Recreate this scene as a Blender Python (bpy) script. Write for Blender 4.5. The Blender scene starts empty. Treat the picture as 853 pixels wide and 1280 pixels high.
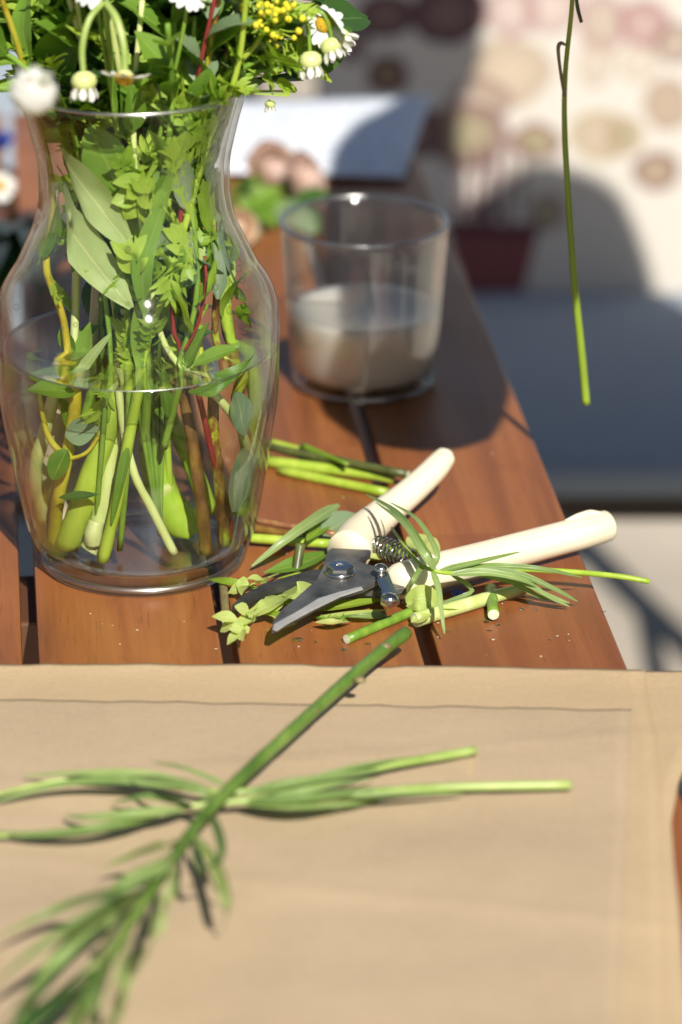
import bpy, bmesh, math, random
from mathutils import Vector, Matrix, Euler, noise
random.seed(7)
R_ = math.radians
sc = bpy.context.scene
col = sc.collection
TZ = 0.74                                   # table top height above the ground

# ------------------------------------------------------------------ camera, sky, sun, exposure
PITCH = R_(22.5); FPX = 4400.0; CH = 0.70
CAM = Vector((0, -CH / math.tan(PITCH), CH + TZ))
cd = bpy.data.cameras.new('camera'); cam = bpy.data.objects.new('camera', cd); col.objects.link(cam)
cam.location = CAM; cam.rotation_euler = (math.pi / 2 - PITCH, 0, 0)
cd.sensor_fit = 'VERTICAL'; cd.sensor_height = 36; cd.sensor_width = 36
cd.lens = FPX / 1280 * 36; cd.clip_start = 0.05; cd.clip_end = 500
cd.dof.use_dof = True; cd.dof.focus_distance = 1.715; cd.dof.aperture_fstop = 4.5; cd.dof.aperture_blades = 9
sc.camera = cam
SUN_AZ, SUN_EL = 15.0, 42.0                 # degrees to the right of straight behind the camera, above the horizon
a, e = R_(SUN_AZ), R_(SUN_EL)
SUN = Vector((math.sin(a) * math.cos(e), -math.cos(a) * math.cos(e), math.sin(e)))
w = bpy.data.worlds.new('World'); sc.world = w; w.use_nodes = True
nt = w.node_tree; bg = nt.nodes['Background']; sky = nt.nodes.new('ShaderNodeTexSky')
sky.sky_type = 'NISHITA'; sky.sun_disc = False; sky.sun_elevation = e; sky.sun_rotation = R_(180 - SUN_AZ)
nt.links.new(sky.outputs[0], bg.inputs[0]); bg.inputs[1].default_value = 0.05
sd = bpy.data.lights.new('sun', 'SUN'); sd.energy = 5.0; sd.angle = R_(0.5); sd.color = (1, .94, .84)
so = bpy.data.objects.new('sun', sd); col.objects.link(so); so.rotation_euler = (-SUN).to_track_quat('-Z', 'Y').to_euler()
so.location = (1, -3, 4)
sc.view_settings.view_transform = 'Standard'; sc.view_settings.look = 'None'
sc.view_settings.exposure = 0.42; sc.view_settings.gamma = 1; sc.view_settings.use_curve_mapping = False
sc.render.engine = 'CYCLES'; cy = sc.cycles
cy.use_denoising = True; cy.max_bounces = 14; cy.transparent_max_bounces = 40; cy.transmission_bounces = 12
cy.glossy_bounces = 5; cy.diffuse_bounces = 4; cy.caustics_reflective = False; cy.caustics_refractive = False
cy.sample_clamp_indirect = 6

# ------------------------------------------------------------------ where a pixel of the photograph meets the place
FW = Vector((0, math.cos(PITCH), -math.sin(PITCH))); UP = Vector((0, math.sin(PITCH), math.cos(PITCH)))
def ray(x, y): return FW + Vector((1, 0, 0)) * ((x - 426.5) / FPX) + UP * ((640 - y) / FPX)
def T(x, y, z=0.0):                         # on the plane z above the table top
    d = ray(x, y); return CAM + d * ((TZ + z - CAM.z) / d.z)
def D(x, y, Y):                             # on the vertical plane at depth Y
    d = ray(x, y); return CAM + d * ((Y - CAM.y) / d.y)
PX = lambda p: (p - CAM).dot(FW) / FPX      # metres per pixel at a point

# ------------------------------------------------------------------ materials
def newmat(name):
    m = bpy.data.materials.new(name); m.use_nodes = True; n = m.node_tree; n.nodes.clear()
    return m, n, n.nodes.new('ShaderNodeOutputMaterial')
class N:
    def __init__(s, t): s.t = t
    def __call__(s, kind, **kw):
        n = s.t.nodes.new('ShaderNode' + kind)
        for k, v in kw.items():
            if k.startswith('i_'):
                key = k[2:].replace('_', ' ')
                n.inputs[int(key) if key.isdigit() else key].default_value = v
            else: setattr(n, k, v)
        return n
    def l(s, a, b): s.t.links.new(a, b)
def c4(c): return (c[0], c[1], c[2], 1)
def ramp(n, fac, stops):
    r = n('ValToRGB'); el = r.color_ramp.elements
    while len(el) < len(stops): el.new(0.5)
    for q, (p, c) in zip(el, stops): q.position = p; q.color = c4(c)
    n.l(fac, r.inputs[0]); return r.outputs[0]
def mixc(n, fac, a, b, mode='MIX'):
    m = n('Mix', data_type='RGBA', blend_type=mode)
    for k, v in ((0, fac), (6, a), (7, b)):
        if isinstance(v, (int, float)): m.inputs[k].default_value = v
        elif isinstance(v, tuple): m.inputs[k].default_value = c4(v)
        else: n.l(v, m.inputs[k])
    return m.outputs[2]
def mth(n, op, a, b=None, clamp=False):
    m = n('Math', operation=op); m.use_clamp = clamp
    for k, v in ((0, a), (1, b)):
        if v is None: continue
        if isinstance(v, (int, float)): m.inputs[k].default_value = v
        else: n.l(v, m.inputs[k])
    return m.outputs[0]

def leafmat(name, c1, c2, vein, trans=.35, rough=.42, side=14, spots=None, tmul=1.5):
    m, t, out = newmat(name); n = N(t)
    uv = n('UVMap'); sp = n('SeparateXYZ'); n.l(uv.outputs[0], sp.inputs[0])
    info = n('ObjectInfo'); tc = n('TexCoord')
    ns = n('TexNoise', i_Scale=90.0, i_Detail=4.0); n.l(tc.outputs['Object'], ns.inputs['Vector'])
    base = mixc(n, mth(n, 'ADD', mth(n, 'MULTIPLY', ns.outputs[0], .7), mth(n, 'MULTIPLY', mth(n, 'SUBTRACT', info.outputs['Random'], .3), .9), True), c1, c2)
    au = mth(n, 'ABSOLUTE', mth(n, 'SUBTRACT', sp.outputs[0], .5))
    mid = mth(n, 'SUBTRACT', 1, mth(n, 'MULTIPLY', au, 22), True)
    v = mth(n, 'SUBTRACT', mth(n, 'MULTIPLY', sp.outputs[1], side), mth(n, 'MULTIPLY', au, side * .8))
    fr = mth(n, 'ABSOLUTE', mth(n, 'SUBTRACT', mth(n, 'FRACT', v), .5))
    sv = mth(n, 'MULTIPLY', mth(n, 'SUBTRACT', 1, mth(n, 'MULTIPLY', fr, 9), True), .35)
    vn = mth(n, 'MAXIMUM', mid, sv)
    colr = mixc(n, mth(n, 'MULTIPLY', vn, .75), base, vein)
    if spots:
        sn = n('TexNoise', i_Scale=160.0, i_Detail=1.0); n.l(tc.outputs['Object'], sn.inputs['Vector'])
        colr = mixc(n, mth(n, 'GREATER_THAN', sn.outputs[0], .73), colr, spots)
    p = n('BsdfPrincipled', i_Roughness=rough); n.l(colr, p.inputs['Base Color']); p.inputs['Specular IOR Level'].default_value = .45
    tr = n('BsdfTranslucent'); n.l(mixc(n, 1.0, colr, (tmul, tmul * 1.05, tmul * .55), 'MULTIPLY'), tr.inputs[0])
    bp = n('Bump', i_Strength=.25, i_Distance=.0006); n.l(mth(n, 'ADD', mth(n, 'MULTIPLY', vn, -1), mth(n, 'MULTIPLY', ns.outputs[0], .6)), bp.inputs['Height'])
    n.l(bp.outputs[0], p.inputs['Normal'])
    mx = n('MixShader', i_0=trans); n.l(p.outputs[0], mx.inputs[1]); n.l(tr.outputs[0], mx.inputs[2]); n.l(mx.outputs[0], out.inputs[0])
    return m
def stemmat(name, stops, scale=(120, 120, 25), rough=.38, bump=.3, trans=.12):
    m, t, out = newmat(name); n = N(t); tc = n('TexCoord'); mp = n('Mapping'); mp.inputs['Scale'].default_value = scale
    n.l(tc.outputs['Object'], mp.inputs[0]); ns = n('TexNoise', i_Scale=1.0, i_Detail=5.0, i_Roughness=.6); n.l(mp.outputs[0], ns.inputs['Vector'])
    cr = ramp(n, ns.outputs[0], stops)
    p = n('BsdfPrincipled', i_Roughness=rough); n.l(cr, p.inputs['Base Color'])
    f2 = n('TexNoise', i_Scale=500.0, i_Detail=3.0); n.l(tc.outputs['Object'], f2.inputs['Vector'])
    bp = n('Bump', i_Strength=bump, i_Distance=.0008); n.l(mth(n, 'ADD', ns.outputs[0], mth(n, 'MULTIPLY', f2.outputs[0], .3)), bp.inputs['Height']); n.l(bp.outputs[0], p.inputs['Normal'])
    tr = n('BsdfTranslucent'); n.l(cr, tr.inputs[0]); mx = n('MixShader', i_0=trans)
    n.l(p.outputs[0], mx.inputs[1]); n.l(tr.outputs[0], mx.inputs[2]); n.l(mx.outputs[0], out.inputs[0]); return m
def plain(name, c, rough=.5, metal=0, noise_amt=.15, scale=60, bump=.1, bd=.001, c2=None, spec=.5, sss=0):
    m, t, out = newmat(name); n = N(t); tc = n('TexCoord')
    ns = n('TexNoise', i_Scale=float(scale), i_Detail=6.0, i_Roughness=.6); n.l(tc.outputs['Object'], ns.inputs['Vector'])
    dk = c2 or tuple(v * (1 - noise_amt * 1.6) for v in c)
    cr = ramp(n, ns.outputs[0], [(.3, dk), (.7, c)])
    p = n('BsdfPrincipled', i_Roughness=rough, i_Metallic=metal); n.l(cr, p.inputs['Base Color']); p.inputs['Specular IOR Level'].default_value = spec
    if sss: p.inputs['Subsurface Weight'].default_value = sss; p.inputs['Subsurface Radius'].default_value = (.004, .003, .002); p.inputs['Subsurface Scale'].default_value = 1
    bp = n('Bump', i_Strength=bump, i_Distance=bd); n.l(ns.outputs[0], bp.inputs['Height']); n.l(bp.outputs[0], p.inputs['Normal'])
    n.l(p.outputs[0], out.inputs[0]); return m
def glassmat(name, tint, edge, f0=.045, rough=.03, power=4.0, gl=1.0, dirt=0.0, ior=1.0, ramt=.9, rpow=1.6):
    # a thin clear wall: what is not mirrored goes straight through, longer paths at grazing angles absorb more
    m, t, out = newmat(name); n = N(t); lw = n('LayerWeight', i_Blend=.5)
    fc = lw.outputs['Facing']
    tr = n('BsdfTransparent'); n.l(mixc(n, mth(n, 'POWER', fc, 3.0), tint, edge), tr.inputs[0])
    g = n('BsdfGlossy', i_Roughness=rough)
    fr = mth(n, 'ADD', f0, mth(n, 'MULTIPLY', mth(n, 'POWER', fc, power), (1 - f0) * gl), True)
    mx = n('MixShader'); n.l(fr, mx.inputs[0]); n.l(tr.outputs[0], mx.inputs[1]); n.l(g.outputs[0], mx.inputs[2])
    if ior > 1:                              # towards grazing angles the bending of light shows
        gs = n('BsdfGlass', i_Roughness=.0, i_IOR=ior); gs.inputs[0].default_value = (.97, .98, .97, 1)
        m3 = n('MixShader'); n.l(mth(n, 'MULTIPLY', mth(n, 'POWER', fc, rpow), ramt), m3.inputs[0]); n.l(mx.outputs[0], m3.inputs[1]); n.l(gs.outputs[0], m3.inputs[2]); mx = m3
    if dirt:
        tc = n('TexCoord'); ns = n('TexNoise', i_Scale=35.0, i_Detail=6.0); n.l(tc.outputs['Object'], ns.inputs['Vector'])
        df = n('BsdfDiffuse'); df.inputs[0].default_value = (.8, .8, .78, 1)
        m2 = n('MixShader'); n.l(mth(n, 'MULTIPLY', mth(n, 'SUBTRACT', ns.outputs[0], .35, True), dirt), m2.inputs[0]); n.l(mx.outputs[0], m2.inputs[1]); n.l(df.outputs[0], m2.inputs[2]); mx = m2
    n.l(mx.outputs[0], out.inputs[0]); return m

def woodmat():
    m, t, out = newmat('oiled_hardwood'); n = N(t); tc = n('TexCoord'); info = n('ObjectInfo')
    sp = n('SeparateXYZ'); n.l(tc.outputs['Object'], sp.inputs[0])
    rnd = info.outputs['Random']
    # boards are glued up from staves: butt joints every 0.45 m or so, each stave with its own tone
    seg = mth(n, 'FLOOR', mth(n, 'ADD', mth(n, 'DIVIDE', sp.outputs[1], .46), mth(n, 'MULTIPLY', rnd, 17.3)))
    wn = n('TexWhiteNoise', noise_dimensions='2D'); cx = n('CombineXYZ'); n.l(seg, cx.inputs[0]); n.l(rnd, cx.inputs[1]); n.l(cx.outputs[0], wn.inputs['Vector'])
    mp = n('Mapping'); mp.inputs['Scale'].default_value = (34, 2.2, 34); n.l(tc.outputs['Object'], mp.inputs[0])
    off = n('VectorMath', operation='ADD'); n.l(mp.outputs[0], off.inputs[0])
    cb = n('CombineXYZ'); n.l(mth(n, 'MULTIPLY', wn.outputs['Value'], 40), cb.inputs[0]); n.l(mth(n, 'MULTIPLY', wn.outputs['Value'], 23), cb.inputs[1]); n.l(cb.outputs[0], off.inputs[1])
    g1 = n('TexNoise', i_Scale=1.0, i_Detail=5.0, i_Roughness=.55, i_Distortion=.8); n.l(off.outputs[0], g1.inputs['Vector'])
    m2 = n('VectorMath', operation='MULTIPLY'); n.l(off.outputs[0], m2.inputs[0]); m2.inputs[1].default_value = (9, 3, 9)
    g2 = n('TexNoise', i_Scale=1.0, i_Detail=4.0); n.l(m2.outputs[0], g2.inputs['Vector'])
    cr = ramp(n, g1.outputs[0], [(.28, (.165, .056, .019)), (.5, (.30, .106, .031)), (.72, (.385, .158, .047))])
    cr = mixc(n, mth(n, 'MULTIPLY', mth(n, 'SUBTRACT', g2.outputs[0], .45, True), .8), cr, (.12, .038, .013))
    cr = mixc(n, mth(n, 'MULTIPLY', wn.outputs['Value'], .62), cr, (.19, .058, .020))
    mp3 = n('Mapping'); mp3.inputs['Scale'].default_value = (900, 45, 900); n.l(tc.outputs['Object'], mp3.inputs[0])
    g3 = n('TexNoise', i_Scale=1.0, i_Detail=2.0); n.l(mp3.outputs[0], g3.inputs['Vector'])
    cr = mixc(n, mth(n, 'MULTIPLY', mth(n, 'GREATER_THAN', g3.outputs[0], .66), .35), cr, (.07, .022, .010))
    g4 = n('TexNoise', i_Scale=26.0, i_Detail=6.0, i_Roughness=.65); n.l(tc.outputs['Object'], g4.inputs['Vector'])
    cr = mixc(n, mth(n, 'MULTIPLY', mth(n, 'SUBTRACT', g4.outputs[0], .52, True), 1.2), cr, (.14, .05, .02))
    p = n('BsdfPrincipled'); n.l(cr, p.inputs['Base Color'])
    rg = n('TexNoise', i_Scale=14.0, i_Detail=5.0); n.l(tc.outputs['Object'], rg.inputs['Vector'])
    n.l(mth(n, 'ADD', .22, mth(n, 'MULTIPLY', rg.outputs[0], .28)), p.inputs['Roughness']); p.inputs['Specular IOR Level'].default_value = .4
    bp = n('Bump', i_Strength=.22, i_Distance=.0008); n.l(mth(n, 'ADD', g2.outputs[0], g1.outputs[0]), bp.inputs['Height']); n.l(bp.outputs[0], p.inputs['Normal'])
    n.l(p.outputs[0], out.inputs[0]); return m
def papermat(name, c, c2, trans=.15):
    m, t, out = newmat(name); n = N(t); tc = n('TexCoord')
    a1 = n('TexNoise', i_Scale=9.0, i_Detail=5.0); a2 = n('TexNoise', i_Scale=420.0, i_Detail=4.0, i_Roughness=.7)
    mp = n('Mapping'); mp.inputs['Scale'].default_value = (60, 900, 60); n.l(tc.outputs['Object'], mp.inputs[0])
    a3 = n('TexNoise', i_Scale=1.0, i_Detail=3.0)
    for q in (a1, a2): n.l(tc.outputs['Object'], q.inputs['Vector'])
    n.l(mp.outputs[0], a3.inputs['Vector'])
    f = mth(n, 'ADD', mth(n, 'MULTIPLY', a1.outputs[0], .45), mth(n, 'ADD', mth(n, 'MULTIPLY', a2.outputs[0], .4), mth(n, 'MULTIPLY', a3.outputs[0], .25)))
    cr = ramp(n, f, [(.38, c2), (.68, c)])
    p = n('BsdfPrincipled', i_Roughness=.72); n.l(cr, p.inputs['Base Color']); p.inputs['Specular IOR Level'].default_value = .25
    bp = n('Bump', i_Strength=.35, i_Distance=.0004); n.l(f, bp.inputs['Height']); n.l(bp.outputs[0], p.inputs['Normal'])
    tr = n('BsdfTranslucent'); n.l(cr, tr.inputs[0]); mx = n('MixShader', i_0=trans); n.l(p.outputs[0], mx.inputs[1]); n.l(tr.outputs[0], mx.inputs[2]); n.l(mx.outputs[0], out.inputs[0]); return m

M = {}
M['wood'] = woodmat()
M['beam'] = plain('dark_beam', (.11, .045, .022), .55)
M['kraft'] = papermat('kraft_yellow', (.585, .44, .275), (.47, .345, .205))
M['kraft_top'] = papermat('kraft_grey', (.55, .42, .28), (.43, .325, .21))
M['ivory'] = plain('ivory_plastic', (.80, .735, .56), .36, noise_amt=.03, scale=18, bump=.06, sss=.25, c2=(.70, .62, .44))
M['steel'] = plain('blade_steel', (.22, .215, .205), .34, .5, .5, 55, .2, .0006)
M['steel_dark'] = plain('coated_steel', (.10, .10, .095), .5, .4, .4, 70, .2, .0006)
M['chrome'] = plain('polished_steel', (.62, .62, .60), .16, 1, .1, 30, .03)
M['edge'] = plain('ground_edge', (.55, .54, .52), .38, .4, .15, 90, .1)
M['glass'] = glassmat('clear_glass', (.99, .995, .99), (.74, .78, .75), .022, .055, 5.0, .75, 0, 1.45, .85, 3.4)
M['tumbler'] = glassmat('tumbler_glass', (.98, .985, .98), (.86, .87, .86), .05, .07, 3.2, .9, 0, 1.45, .55, 3.0)
M['rim'] = glassmat('bright_rim', (.9, .91, .9), (.75, .77, .75), .30, .28, 2.0, .8)  # mirrors more than glass, to draw bright lines along the rings
M['water'] = glassmat('water', (.975, .985, .965), (.92, .95, .90), .008, .04, 2.6, .8, 0, 1.33, .9, 1.6)
M['glass_base'] = glassmat('thick_glass_base', (.975, .985, .975), (.82, .86, .82), .03, .06, 5.0, .5, 0, 1.45, .4, 2.6)
M['water_side'] = glassmat('water_against_glass', (.985, .99, .98), (.93, .95, .91), .004, .04, 4.0, .12, 0, 1.33, .75, 2.3)
M['drop'] = glassmat('water_drop', (.97, .98, .96), (.72, .76, .68), .07, .02, 2.0, .9)
M['lemon'] = plain('cloudy_lemonade', (.74, .65, .53), .25, noise_amt=.03, scale=20, bump=0, sss=.9)
M['lemon'].node_tree.nodes['Principled BSDF'].inputs['Subsurface Radius'].default_value = (.055, .05, .042)
M['cloth_seat'] = plain('slate_fabric', (.33, .39, .46), .9, noise_amt=.2, scale=420, bump=.5, spec=.1)
M['chair_frame'] = plain('dark_chair_wood', (.055, .036, .026), .5, noise_amt=.3)
M['paving'] = plain('sandy_paving', (.50, .44, .36), .85, noise_amt=.18, scale=5, bump=.4, bd=.004)
M['white_petal'] = leafmat('white_petal', (.82, .82, .80), (.74, .75, .74), (.70, .72, .66), .3, .6, 2, tmul=1.0)
M['disc'] = plain('yellow_disc', (.85, .52, .02), .7, noise_amt=.35, scale=900, bump=.9, bd=.002)
M['yellow'] = plain('yellow_bloom', (.80, .72, .03), .55, noise_amt=.25, scale=300, sss=.2)
M['blue_petal'] = plain('blue_petal', (.03, .06, .36), .6)
M['rose'] = leafmat('rose_petal', (.66, .47, .42), (.74, .56, .50), (.68, .48, .44), .3, .55, 2, tmul=1.0)
M['peach'] = leafmat('peach_petal', (.70, .50, .36), (.76, .58, .44), (.7, .5, .38), .3, .55, 2, tmul=1.0)
M['cut'] = plain('fresh_cut', (.72, .76, .55), .6, noise_amt=.2, scale=500, bump=.4)
M['cutgreen'] = plain('green_cut', (.42, .55, .16), .55, noise_amt=.3, scale=600, bump=.4)
M['L_pale'] = leafmat('pale_leaf', (.22, .32, .10), (.35, .45, .17), (.56, .60, .26), .34, .5, 12, (.22, .36, .04))
M['L_mid'] = leafmat('mid_leaf', (.10, .22, .02), (.21, .36, .045), (.28, .40, .10))
M['L_dark'] = leafmat('dark_leaf', (.030, .085, .018), (.06, .14, .028), (.12, .20, .06), .30, .35)
M['L_bright'] = leafmat('bright_leaf', (.20, .35, .025), (.38, .52, .06), (.48, .58, .15), .42)
M['L_euc'] = leafmat('bluish_leaf', (.12, .19, .10), (.20, .28, .15), (.30, .30, .16), .2, .5, 10)
M['L_tarragon'] = leafmat('narrow_leaf', (.12, .21, .05), (.29, .40, .14), (.50, .58, .30), .3, .35, 3)
M['L_lime'] = leafmat('lime_leaf', (.38, .50, .10), (.52, .60, .20), (.60, .66, .32), .4, .5, 8)
M['S_green'] = stemmat('green_sprig', [(.3, (.10, .21, .02)), (.7, (.24, .40, .05))])
M['S_mid'] = stemmat('fresh_stalk', [(.3, (.24, .42, .025)), (.7, (.46, .62, .07))], (70, 70, 10))
M['S_bright'] = stemmat('bright_stem', [(.3, (.25, .41, .022)), (.7, (.46, .58, .08))], (90, 90, 14))
M['S_pale'] = stemmat('pale_sprig', [(.3, (.46, .56, .15)), (.7, (.68, .72, .34))], (90, 90, 14))
M['S_yellow'] = stemmat('yellow_stem', [(.3, (.34, .26, .02)), (.5, (.52, .46, .04)), (.7, (.62, .60, .08))], (60, 60, 60))
M['S_brown'] = stemmat('brown_bark', [(.3, (.06, .032, .010)), (.5, (.17, .085, .018)), (.62, (.24, .14, .03)), (.75, (.30, .32, .04))], (100, 100, 45), bump=.6)
M['S_mottle'] = stemmat('mottled_bark', [(.38, (.10, .045, .012)), (.5, (.22, .11, .02)), (.56, (.36, .42, .03)), (.7, (.48, .52, .06))], (150, 150, 60), bump=.5)
M['S_red'] = stemmat('red_sprig', [(.3, (.15, .018, .016)), (.7, (.32, .04, .032))])
M['S_russet'] = stemmat('russet_stem', [(.3, (.16, .05, .03)), (.55, (.30, .13, .06)), (.75, (.34, .30, .10))])
M['S_olive'] = stemmat('olive_stem', [(.3, (.045, .055, .018)), (.7, (.13, .15, .04))])
M['S_beige'] = stemmat('beige_stem', [(.3, (.50, .42, .28)), (.7, (.66, .58, .42))], (60, 60, 14))
M['S_dry'] = stemmat('dry_stem', [(.3, (.16, .11, .06)), (.7, (.28, .24, .10))])
M['S_fg'] = stemmat('dark_green_stalk', [(.3, (.06, .125, .018)), (.5, (.115, .21, .035)), (.7, (.21, .31, .07))], (60, 14, 60), rough=.3)
M['S_strand'] = stemmat('pale_strand', [(.3, (.22, .34, .06)), (.7, (.44, .54, .18))], (40, 40, 40))
M['S_hang'] = stemmat('thin_hanging', [(.3, (.16, .26, .02)), (.7, (.34, .48, .05))], (60, 60, 10))

# ------------------------------------------------------------------ mesh helpers
ORG = {}
def tag(o, label=None, cat=None, group=None, kind=None):
    for k, v in (('label', label), ('category', cat), ('group', group), ('kind', kind)):
        if v: o[k] = v
    return o
def root(name, label, cat, loc, group=None):
    o = bpy.data.objects.new(name, None); col.objects.link(o); o.location = loc; o.empty_display_size = .02
    ORG[o] = Vector(loc); return tag(o, label, cat, group)
def mk(name, vs, fs, mat, parent=None, uvs=None, smooth=True, origin=None):
    o0 = ORG[parent] if parent else (Vector(origin) if origin is not None else Vector((0, 0, 0)))
    me = bpy.data.meshes.new(name); me.from_pydata([tuple(Vector(v) - o0) for v in vs], [], fs); me.validate()
    if uvs:
        ul = me.uv_layers.new(name='UVMap')
        for lp in me.loops: ul.data[lp.index].uv = uvs[lp.vertex_index]
    if smooth: me.polygons.foreach_set('use_smooth', [True] * len(me.polygons))
    me.materials.append(M[mat] if isinstance(mat, str) else mat); me.update()
    o = bpy.data.objects.new(name, me); col.objects.link(o)
    if parent: o.parent = parent; ORG[o] = o0
    else: o.location = o0; ORG[o] = o0
    return o
def spline(pts, n=6):
    pts = [Vector(p) for p in pts]
    if len(pts) < 3: return [pts[0].lerp(pts[-1], k / n) for k in range(n + 1)]
    P = [pts[0] * 2 - pts[1]] + pts + [pts[-1] * 2 - pts[-2]]; out = []
    for i in range(1, len(P) - 2):
        p0, p1, p2, p3 = P[i - 1:i + 3]
        for k in range(n):
            t = k / n
            out.append(.5 * ((2 * p1) + (p2 - p0) * t + (2 * p0 - 5 * p1 + 4 * p2 - p3) * t * t + (3 * p1 - p0 - 3 * p2 + p3) * t ** 3))
    return out + [pts[-1]]
def lerpl(rs, t):
    if isinstance(rs, (int, float)): return rs
    x = t * (len(rs) - 1); i = min(int(x), len(rs) - 2); return rs[i] + (rs[i + 1] - rs[i]) * (x - i)
def tube(pts, rs, n=10, seg=6, caps=True, wob=0.0, flat=1.0, flatdir=None, post=None):
    P = spline(pts, seg); L = len(P); vs = []; fs = []; up = None
    for i, p in enumerate(P):
        d = (P[min(i + 1, L - 1)] - P[max(i - 1, 0)]).normalized()
        if up is None: up = (flatdir or (Vector((0, 0, 1)) if abs(d.z) < .9 else Vector((0, 1, 0))))
        s = d.cross(up).normalized(); up = s.cross(d).normalized()
        r = lerpl(rs, i / (L - 1))
        if wob: r *= 1 + wob * noise.noise(p * 260)
        for k in range(n):
            an = 2 * math.pi * k / n; vs.append(p + s * (math.cos(an) * r * flat) + up * (math.sin(an) * r))
    for i in range(L - 1):
        for k in range(n):
            fs.append((i * n + k, i * n + (k + 1) % n, (i + 1) * n + (k + 1) % n, (i + 1) * n + k))
    if caps: fs.append(tuple(range(n))[::-1]); fs.append(tuple((L - 1) * n + k for k in range(n)))
    if post: vs = [post(v) for v in vs]
    return vs, fs
def cutdisc(p, d, r, n=12):                  # a cut face, slightly proud of the stem end
    d = d.normalized(); up = Vector((0, 0, 1)) if abs(d.z) < .9 else Vector((0, 1, 0)); s = d.cross(up).normalized(); u = s.cross(d)
    vs = [p + d * .0005] + [p + d * (.0003 + .0001 * math.sin(k * 3)) + (s * math.cos(2 * math.pi * k / n) + u * math.sin(2 * math.pi * k / n)) * r * .93 for k in range(n)]
    return vs, [(0, k + 1, (k + 1) % n + 1) for k in range(n)]
SHAPES = {'lance': lambda t: math.sin(math.pi * t ** .85) ** .9, 'oval': lambda t: math.sin(math.pi * t ** .9) ** .62,
          'line': lambda t: min(1, t * 7) ** .6 * (1 - t) ** .45 * 1.05, 'lobed': lambda t: (math.sin(math.pi * t ** 1.3) ** .8) * (.38 + .62 * abs(math.sin(math.pi * 3.5 * t)) ** .7),
          'petal': lambda t: min(1, .35 + t * 1.3) * (1 - t ** 6) ** .5}
def leaf(B, Tp, wid, nrm, shape='lance', bend=0.0, fold=.15, twist=0.0, wave=0.0, n=10, cols=4, via=None, post=None):
    B = Vector(B); Tp = Vector(Tp); ax = Tp - B; L = ax.length
    if via: line = spline([B] + [Vector(v) for v in via] + [Tp], max(3, n // (len(via) + 1))); n = len(line) - 1
    vs = []; fs = []; uv = []; sd0 = random.uniform(0, 50); f = SHAPES[shape]
    for i in range(n + 1):
        t = i / n
        if via: c = line[i]; d = (line[min(i + 1, n)] - line[max(i - 1, 0)]).normalized()
        else: c = B + ax * t; d = ax.normalized()
        s = d.cross(nrm).normalized(); u = s.cross(d).normalized()
        if twist: q = Matrix.Rotation(twist * t, 3, d); s = q @ s; u = q @ u
        c = c + u * (bend * L * 4 * t * (1 - t) * .5)
        hw = max(f(min(max(t, .015), .985)), .03) * wid / 2
        for k in range(cols + 1):
            x = k / cols * 2 - 1
            p = c + s * (x * hw) + u * (abs(x) * hw * fold * 2 + wave * wid * noise.noise(Vector((t * 5 + sd0, x * 2, sd0))))
            vs.append(post(p) if post else p); uv.append((k / cols, t))
    for i in range(n):
        for k in range(cols):
            a_ = i * (cols + 1) + k; fs.append((a_, a_ + 1, a_ + cols + 2, a_ + cols + 1))
    return vs, fs, uv
_leaf = leaf
def leaf(B, Tp, wid, nrm, shape='lance', **k):
    if shape not in ('lobed', 'celery'): return _leaf(B, Tp, wid, nrm, shape, **k)
    B = Vector(B); Tp = Vector(Tp); via = k.get('via'); post = k.get('post')
    line = spline([B] + [Vector(v) for v in via] + [Tp], 4) if via else [B.lerp(Tp, i / 8) for i in range(9)]
    L = (Tp - B).length; V = []; F = []; U = []; n = len(line) - 1
    def put(q):
        b = len(V); V.extend(q[0]); F.extend(tuple(i + b for i in f) for f in q[1]); U.extend(q[2])
    put(_leaf(B, line[int(n * .8)], wid * .13, nrm, 'line', n=6, cols=2, via=line[2:int(n * .7):3], post=post))
    cel = shape == 'celery'
    for t, sz in (((.34, .9), (.6, 1.0)) if cel else ((.2, .8), (.36, 1.1), (.52, 1.15), (.68, .9), (.8, .6))):
        j = min(int(t * n), n - 1); p = line[j].lerp(line[j + 1], t * n - j); d = (line[j + 1] - line[j]).normalized(); s_ = d.cross(nrm).normalized()
        for sg in (-1, 1):
            dr = (d * random.uniform(.6, 1.0) + s_ * sg * .8 + Vector(nrm) * random.uniform(-.15, .4)).normalized(); ll = wid * .72 * sz * random.uniform(.65, 1.25)
            put(_leaf(p, p + dr * ll, wid * (.40 if cel else .19) * sz * random.uniform(.8, 1.3), (Vector(nrm) + s_ * sg * random.uniform(-.4, .2)).normalized(), 'lance', n=6, cols=2, bend=random.uniform(-.1, .3), wave=.1, post=post))
    j = int(n * .66); put(_leaf(line[j], line[-1], wid * (.46 if cel else .24), nrm, 'lance', n=7, cols=2, bend=.1, wave=.1, post=post))
    return V, F, U
def add_leaf(parent, mat, *a, name='leaf', **k):
    v, f, uv = leaf(*a, **k); return mk(name, v, f, mat, parent, uv)
def join(parts):
    V = []; F = []
    for v, f in parts: b = len(V); V += list(v); F += [tuple(i + b for i in q) for q in f]
    return V, F
def box(x0, x1, y0, y1, z0, z1, bev=0.0):
    bm = bmesh.new(); bmesh.ops.create_cube(bm, size=1)
    for v in bm.verts: v.co = Vector(((x0 + x1) / 2 + v.co.x * (x1 - x0), (y0 + y1) / 2 + v.co.y * (y1 - y0), (z0 + z1) / 2 + v.co.z * (z1 - z0)))
    if bev: bmesh.ops.bevel(bm, geom=bm.edges[:], offset=bev, segments=2, affect='EDGES', profile=.6)
    vs = [v.co.copy() for v in bm.verts]; bm.verts.index_update(); fs = [tuple(v.index for v in f.verts) for f in bm.faces]; bm.free(); return vs, fs
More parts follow.
